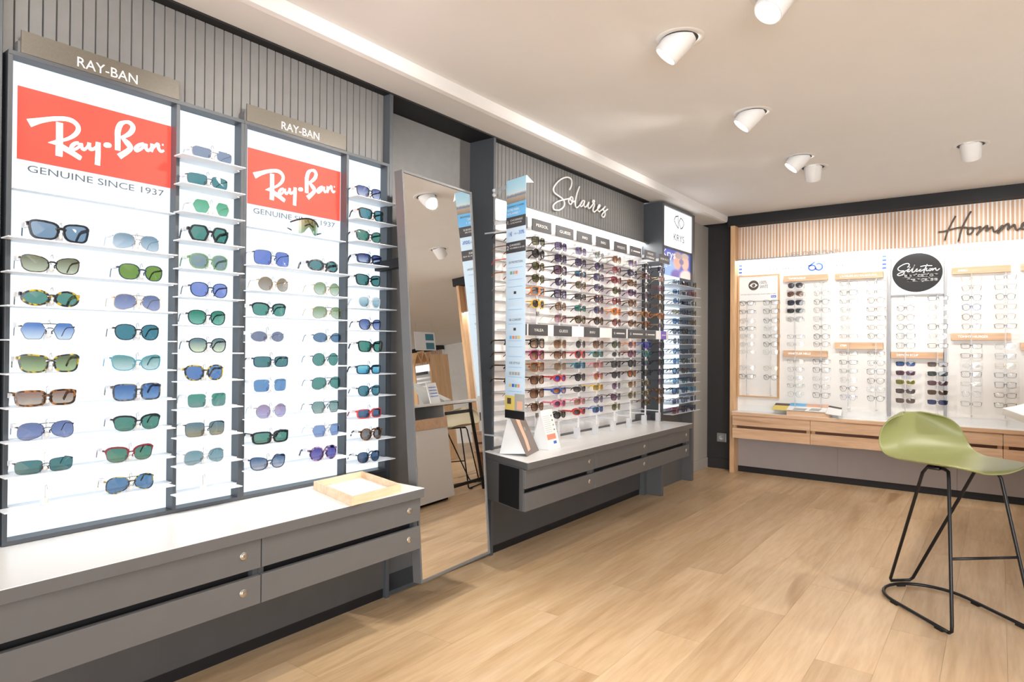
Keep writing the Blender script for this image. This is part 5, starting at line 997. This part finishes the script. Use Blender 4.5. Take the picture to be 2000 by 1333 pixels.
# ------------------------------------------------------------------ bar stool and high table
def stool(loc, ang, seat_mat, label):
    t = thing('bar_stool', loc, label, 'stool', 'moulded bar stools', ang)
    prof = [(.278, .648, .075), (.270, .656, .125), (.245, .663, .168), (.19, .664, .200), (.11, .658, .218), (.03, .655, .226), (-.04, .657, .229), (-.10, .669, .228), (-.145, .694, .224), (-.175, .730, .217), (-.196, .768, .206), (-.209, .802, .188), (-.216, .826, .160), (-.220, .842, .120), (-.222, .850, .075)]
    nv = 14; vs = []; fs = []
    for i, (d, z, hw) in enumerate(prof):
        s = min(1, max(0, (i - 5) / 6))
        for j in range(nv + 1):
            a = -1 + 2 * j / nv
            vs.append((d + .075 * s * abs(a) ** 2.2, a * hw, z + (.020 * (1 - s) - .012 * s) * abs(a) ** 2.4))
    for i in range(len(prof) - 1):
        for j in range(nv): fs.append((i * (nv + 1) + j, i * (nv + 1) + j + 1, (i + 1) * (nv + 1) + j + 1, (i + 1) * (nv + 1) + j))
    o = MB().add(vs, fs).build('seat', M[seat_mat], t, smooth=True, local=True)
    so = o.modifiers.new('shell', 'SOLIDIFY'); so.thickness = .009; so.offset = -1
    sb = o.modifiers.new('sub', 'SUBSURF'); sb.levels = 2; sb.render_levels = 2
    R_ = .0072; zt = .640
    def leg(s):
        return [(.05, s * .085, zt), (.13, s * .098, zt), (.158, s * .108, zt - .004), (.172, s * .117, zt - .030), (.264, s * .177, .045), (.265, s * .179, .022), (.252, s * .180, .0115)]
    arc = [(-.08 - .195 * math.sin(a), -.18 * math.cos(a), .0115) for a in [math.pi * k / 16 for k in range(0, 17)]]
    base = MB().tube([(.252, -.18, .0115), (.10, -.18, .0115)] + arc + [(.10, .18, .0115), (.252, .18, .0115)], R_, 10)
    base.build('base_ring', M['blackmetal'], t, smooth=True, local=True)
    for s in (-1, 1): MB().tube(leg(s), R_, 10).build('leg', M['blackmetal'], t, smooth=True, local=True)
    MB().tube([(.10, -.10, zt - .002), (.05, -.118, zt - .004), (.028, -.122, zt - .03), (-.268, -.058, .042), (-.279, -.048, .0265), (-.279, .048, .0265), (-.268, .058, .042), (.028, .122, zt - .03), (.05, .118, zt - .004), (.10, .10, zt - .002)], R_, 10).build('back_leg', M['blackmetal'], t, smooth=True, local=True)
    f = (zt - .03 - .296) / (zt - .03 - .045)
    xq = .172 + .092 * f; yq = .117 + .060 * f
    MB().tube([(xq, -yq, .296), (xq, yq, .296)], .0058, 10).build('footrest', M['blackmetal'], t, smooth=True, local=True)
    MB().tube([(.05, -.115, zt), (.05, .115, zt)], R_, 8).build('seat_bar', M['blackmetal'], t, smooth=True, local=True)
    for x, y, a in ((.20, -.18, 0), (-.07, -.18, 0), (-.274, 0, 1), (-.03, .178, 0), (.20, .18, 0)):
        (MB().box(x - .02, x + .02, y - .007, y + .007, 0, .010) if not a else MB().box(x - .007, x + .007, y - .02, y + .02, 0, .010)).build('foot_pad', M['black'], t, local=True)
    return t
stool((-.196, 3.459, 0.0005), math.atan2(-.74, .67), 'olive', 'olive green moulded bar stool on black steel sled frame, right of photo')
stool((.56, 5.66, 0.0005), math.radians(-100), 'beige', 'beige moulded bar stool beyond the high table, seen only in the mirror')
t = thing('high_table', (.4, 4.0, 0), 'white topped high table, its corner entering at right photo edge', 'table')
MB().prism([(.010, 3.07), (.085, 2.66), (.12, 2.62), (.80, 2.62), (.80, 5.50), (.150, 5.50), (.088, 3.42), (.040, 3.18)], .903, .930).build('tabletop', M['white'], t, bevel=.003)
MB().prism([(.030, 3.07), (.10, 2.68), (.78, 2.64), (.78, 5.48), (.165, 5.48), (.105, 3.45)], .8985, .9025).build('dark_edge_plate', M['black'], t)
box(.150, .74, 3.7, 4.93, .030, .690).build('base_cabinet', M['whitemat'], t, bevel=.002)
box(.146, .166, 3.7, 4.93, .691, .790).build('drawer', M['oak'], t, bevel=.001)
box(.74, .76, 3.7, 4.93, .691, .898).build('rear_panel', M['whitemat'], t)
for a, b in ((3.7, 3.716), (4.914, 4.93)): box(.166, .74, a, b, .691, .898).build('side_panel', M['whitemat'], t)
box(.22, .72, 3.72, 4.91, .001, .030).build('plinth', M['black'], t)
for x in (.150, .70):
    MB().tube([(x + .01, 5.37, .895), (x + .01, 5.365, .83), (x + .01, 5.405, .45), (x + .01, 5.445, .004)], .022, 4).build('leg', M['blackmetal'], t)
    box(x, x + .022, 4.93, 5.36, .800, .832).build('upper_rail', M['blackmetal'], t); box(x, x + .022, 4.93, 5.43, .095, .125).build('lower_rail', M['blackmetal'], t)
t = thing('counter_card', (.40, 5.07, .93), 'white information card standing on the high table, seen in the mirror', 'card')
MB().hexa([(.36, 4.98, .931), (.36, 5.14, .931), (.37, 5.14, .931), (.37, 4.98, .931)], [(.40, 4.98, 1.14), (.40, 5.14, 1.14), (.405, 5.14, 1.14), (.405, 4.98, 1.14)]).build('card', M['paper'], t)
for i in range(4): MB().hexa([(.3695 + .006 * i - .002, 5.00, 1.00 + i * .03), (.3695 + .006 * i - .002, 5.12, 1.00 + i * .03), (.371 + .006 * i, 5.12, 1.00 + i * .03), (.371 + .006 * i, 5.00, 1.00 + i * .03)], [(.3705 + .006 * i - .002, 5.00, 1.006 + i * .03), (.3705 + .006 * i - .002, 5.12, 1.006 + i * .03), (.372 + .006 * i, 5.12, 1.006 + i * .03), (.372 + .006 * i, 5.00, 1.006 + i * .03)]).build('text_line', M['blue'], t)
t = thing('slanted_display', (.45, 5.22, .93), 'grey slanted display plaque on the high table, seen in the mirror', 'plaque')
MB().hexa([(.34, 5.17, .931), (.34, 5.29, .931), (.60, 5.29, .931), (.60, 5.17, .931)], [(.34, 5.17, .95), (.34, 5.29, .95), (.60, 5.07, 1.16), (.60, 4.98, 1.16)]).build('plaque', M['greyprint'], t, bevel=.001)
box(.30, .40, 4.42, 4.47, .931, 1.02).solo('dark_box', M['signdark'], 'small dark box on the high table, seen in the mirror', 'box', bevel=.003)

# ------------------------------------------------------------------ deeper part of the shop, seen only in the mirror
t = thing('far_wall_unit', (7.3, 12.2, 0), 'far lit display wall with slats and glasses shelves, seen in the mirror', 'display rack')
box(5.6, 8.95, 12.1, 12.39, 2.26, 2.355).build('black_band', M['black'], t)
box(5.6, 8.95, 12.28, 12.39, .5, 2.26).build('backing_board', M['cream'], t)
for i in range(60): box(5.6 + i * .055, 5.63 + i * .055, 12.26, 12.28, 1.96, 2.255).build('slat', M['oakslat'], t)
box(5.6, 8.95, 12.26, 12.279, 1.80, 1.95).build('light_panel', M['glowwhite'], t)
for i in range(12): box(5.65, 8.9, 12.18, 12.279, .66 + .095 * i, .664 + .095 * i).build('shelf', M['shelf'], t)
for i in range(4): box(6.0 + .75 * i, 6.5 + .75 * i, 12.17, 12.18, 1.72, 1.79).build('name_strip', M['signdark'], t)
t = thing('gable_partition', (3.0, 8.4, 0), 'wooden partition with zigzag gable top, seen in the mirror', 'partition')
box(3.0, 3.03, 8.44, 8.95, .001, 1.79).build('panel', M['oakz'], t)
zig = [(8.00, 1.62), (8.10, 1.80), (8.18, 1.66), (8.27, 1.83), (8.36, 1.68), (8.45, 1.82)]
for (a, b), (c, d) in zip(zig, zig[1:]): MB().hexa([(2.98, a, b - .015), (3.12, a, b - .015), (3.12, c, d - .015), (2.98, c, d - .015)], [(2.98, a, b + .015), (3.12, a, b + .015), (3.12, c, d + .015), (2.98, c, d + .015)]).build('gable_board', M['oakz'], t)
box(2.98, 3.12, 7.985, 8.015, .001, 1.62).build('upright', M['oakz'], t)
t = thing('hanging_poster', (3.02, 8.4, 1.85), 'white poster with blue blocks hanging from ceiling, seen in the mirror', 'poster')
box(3.05, 3.058, 8.16, 8.70, 1.86, 2.17).build('sheet', M['paper'], t)
for y in (8.22, 8.66): MB().tube([(3.054, y, 2.165), (3.054, y, 2.359)], .0015, 5).build('wire', M['steel'], t)
for z in (1.88, 2.03): box(3.048, 3.0498, 8.44, 8.66, z, z + .11).build('blue_block', M['teal'] if 'teal' in M else FM['teal'], t)
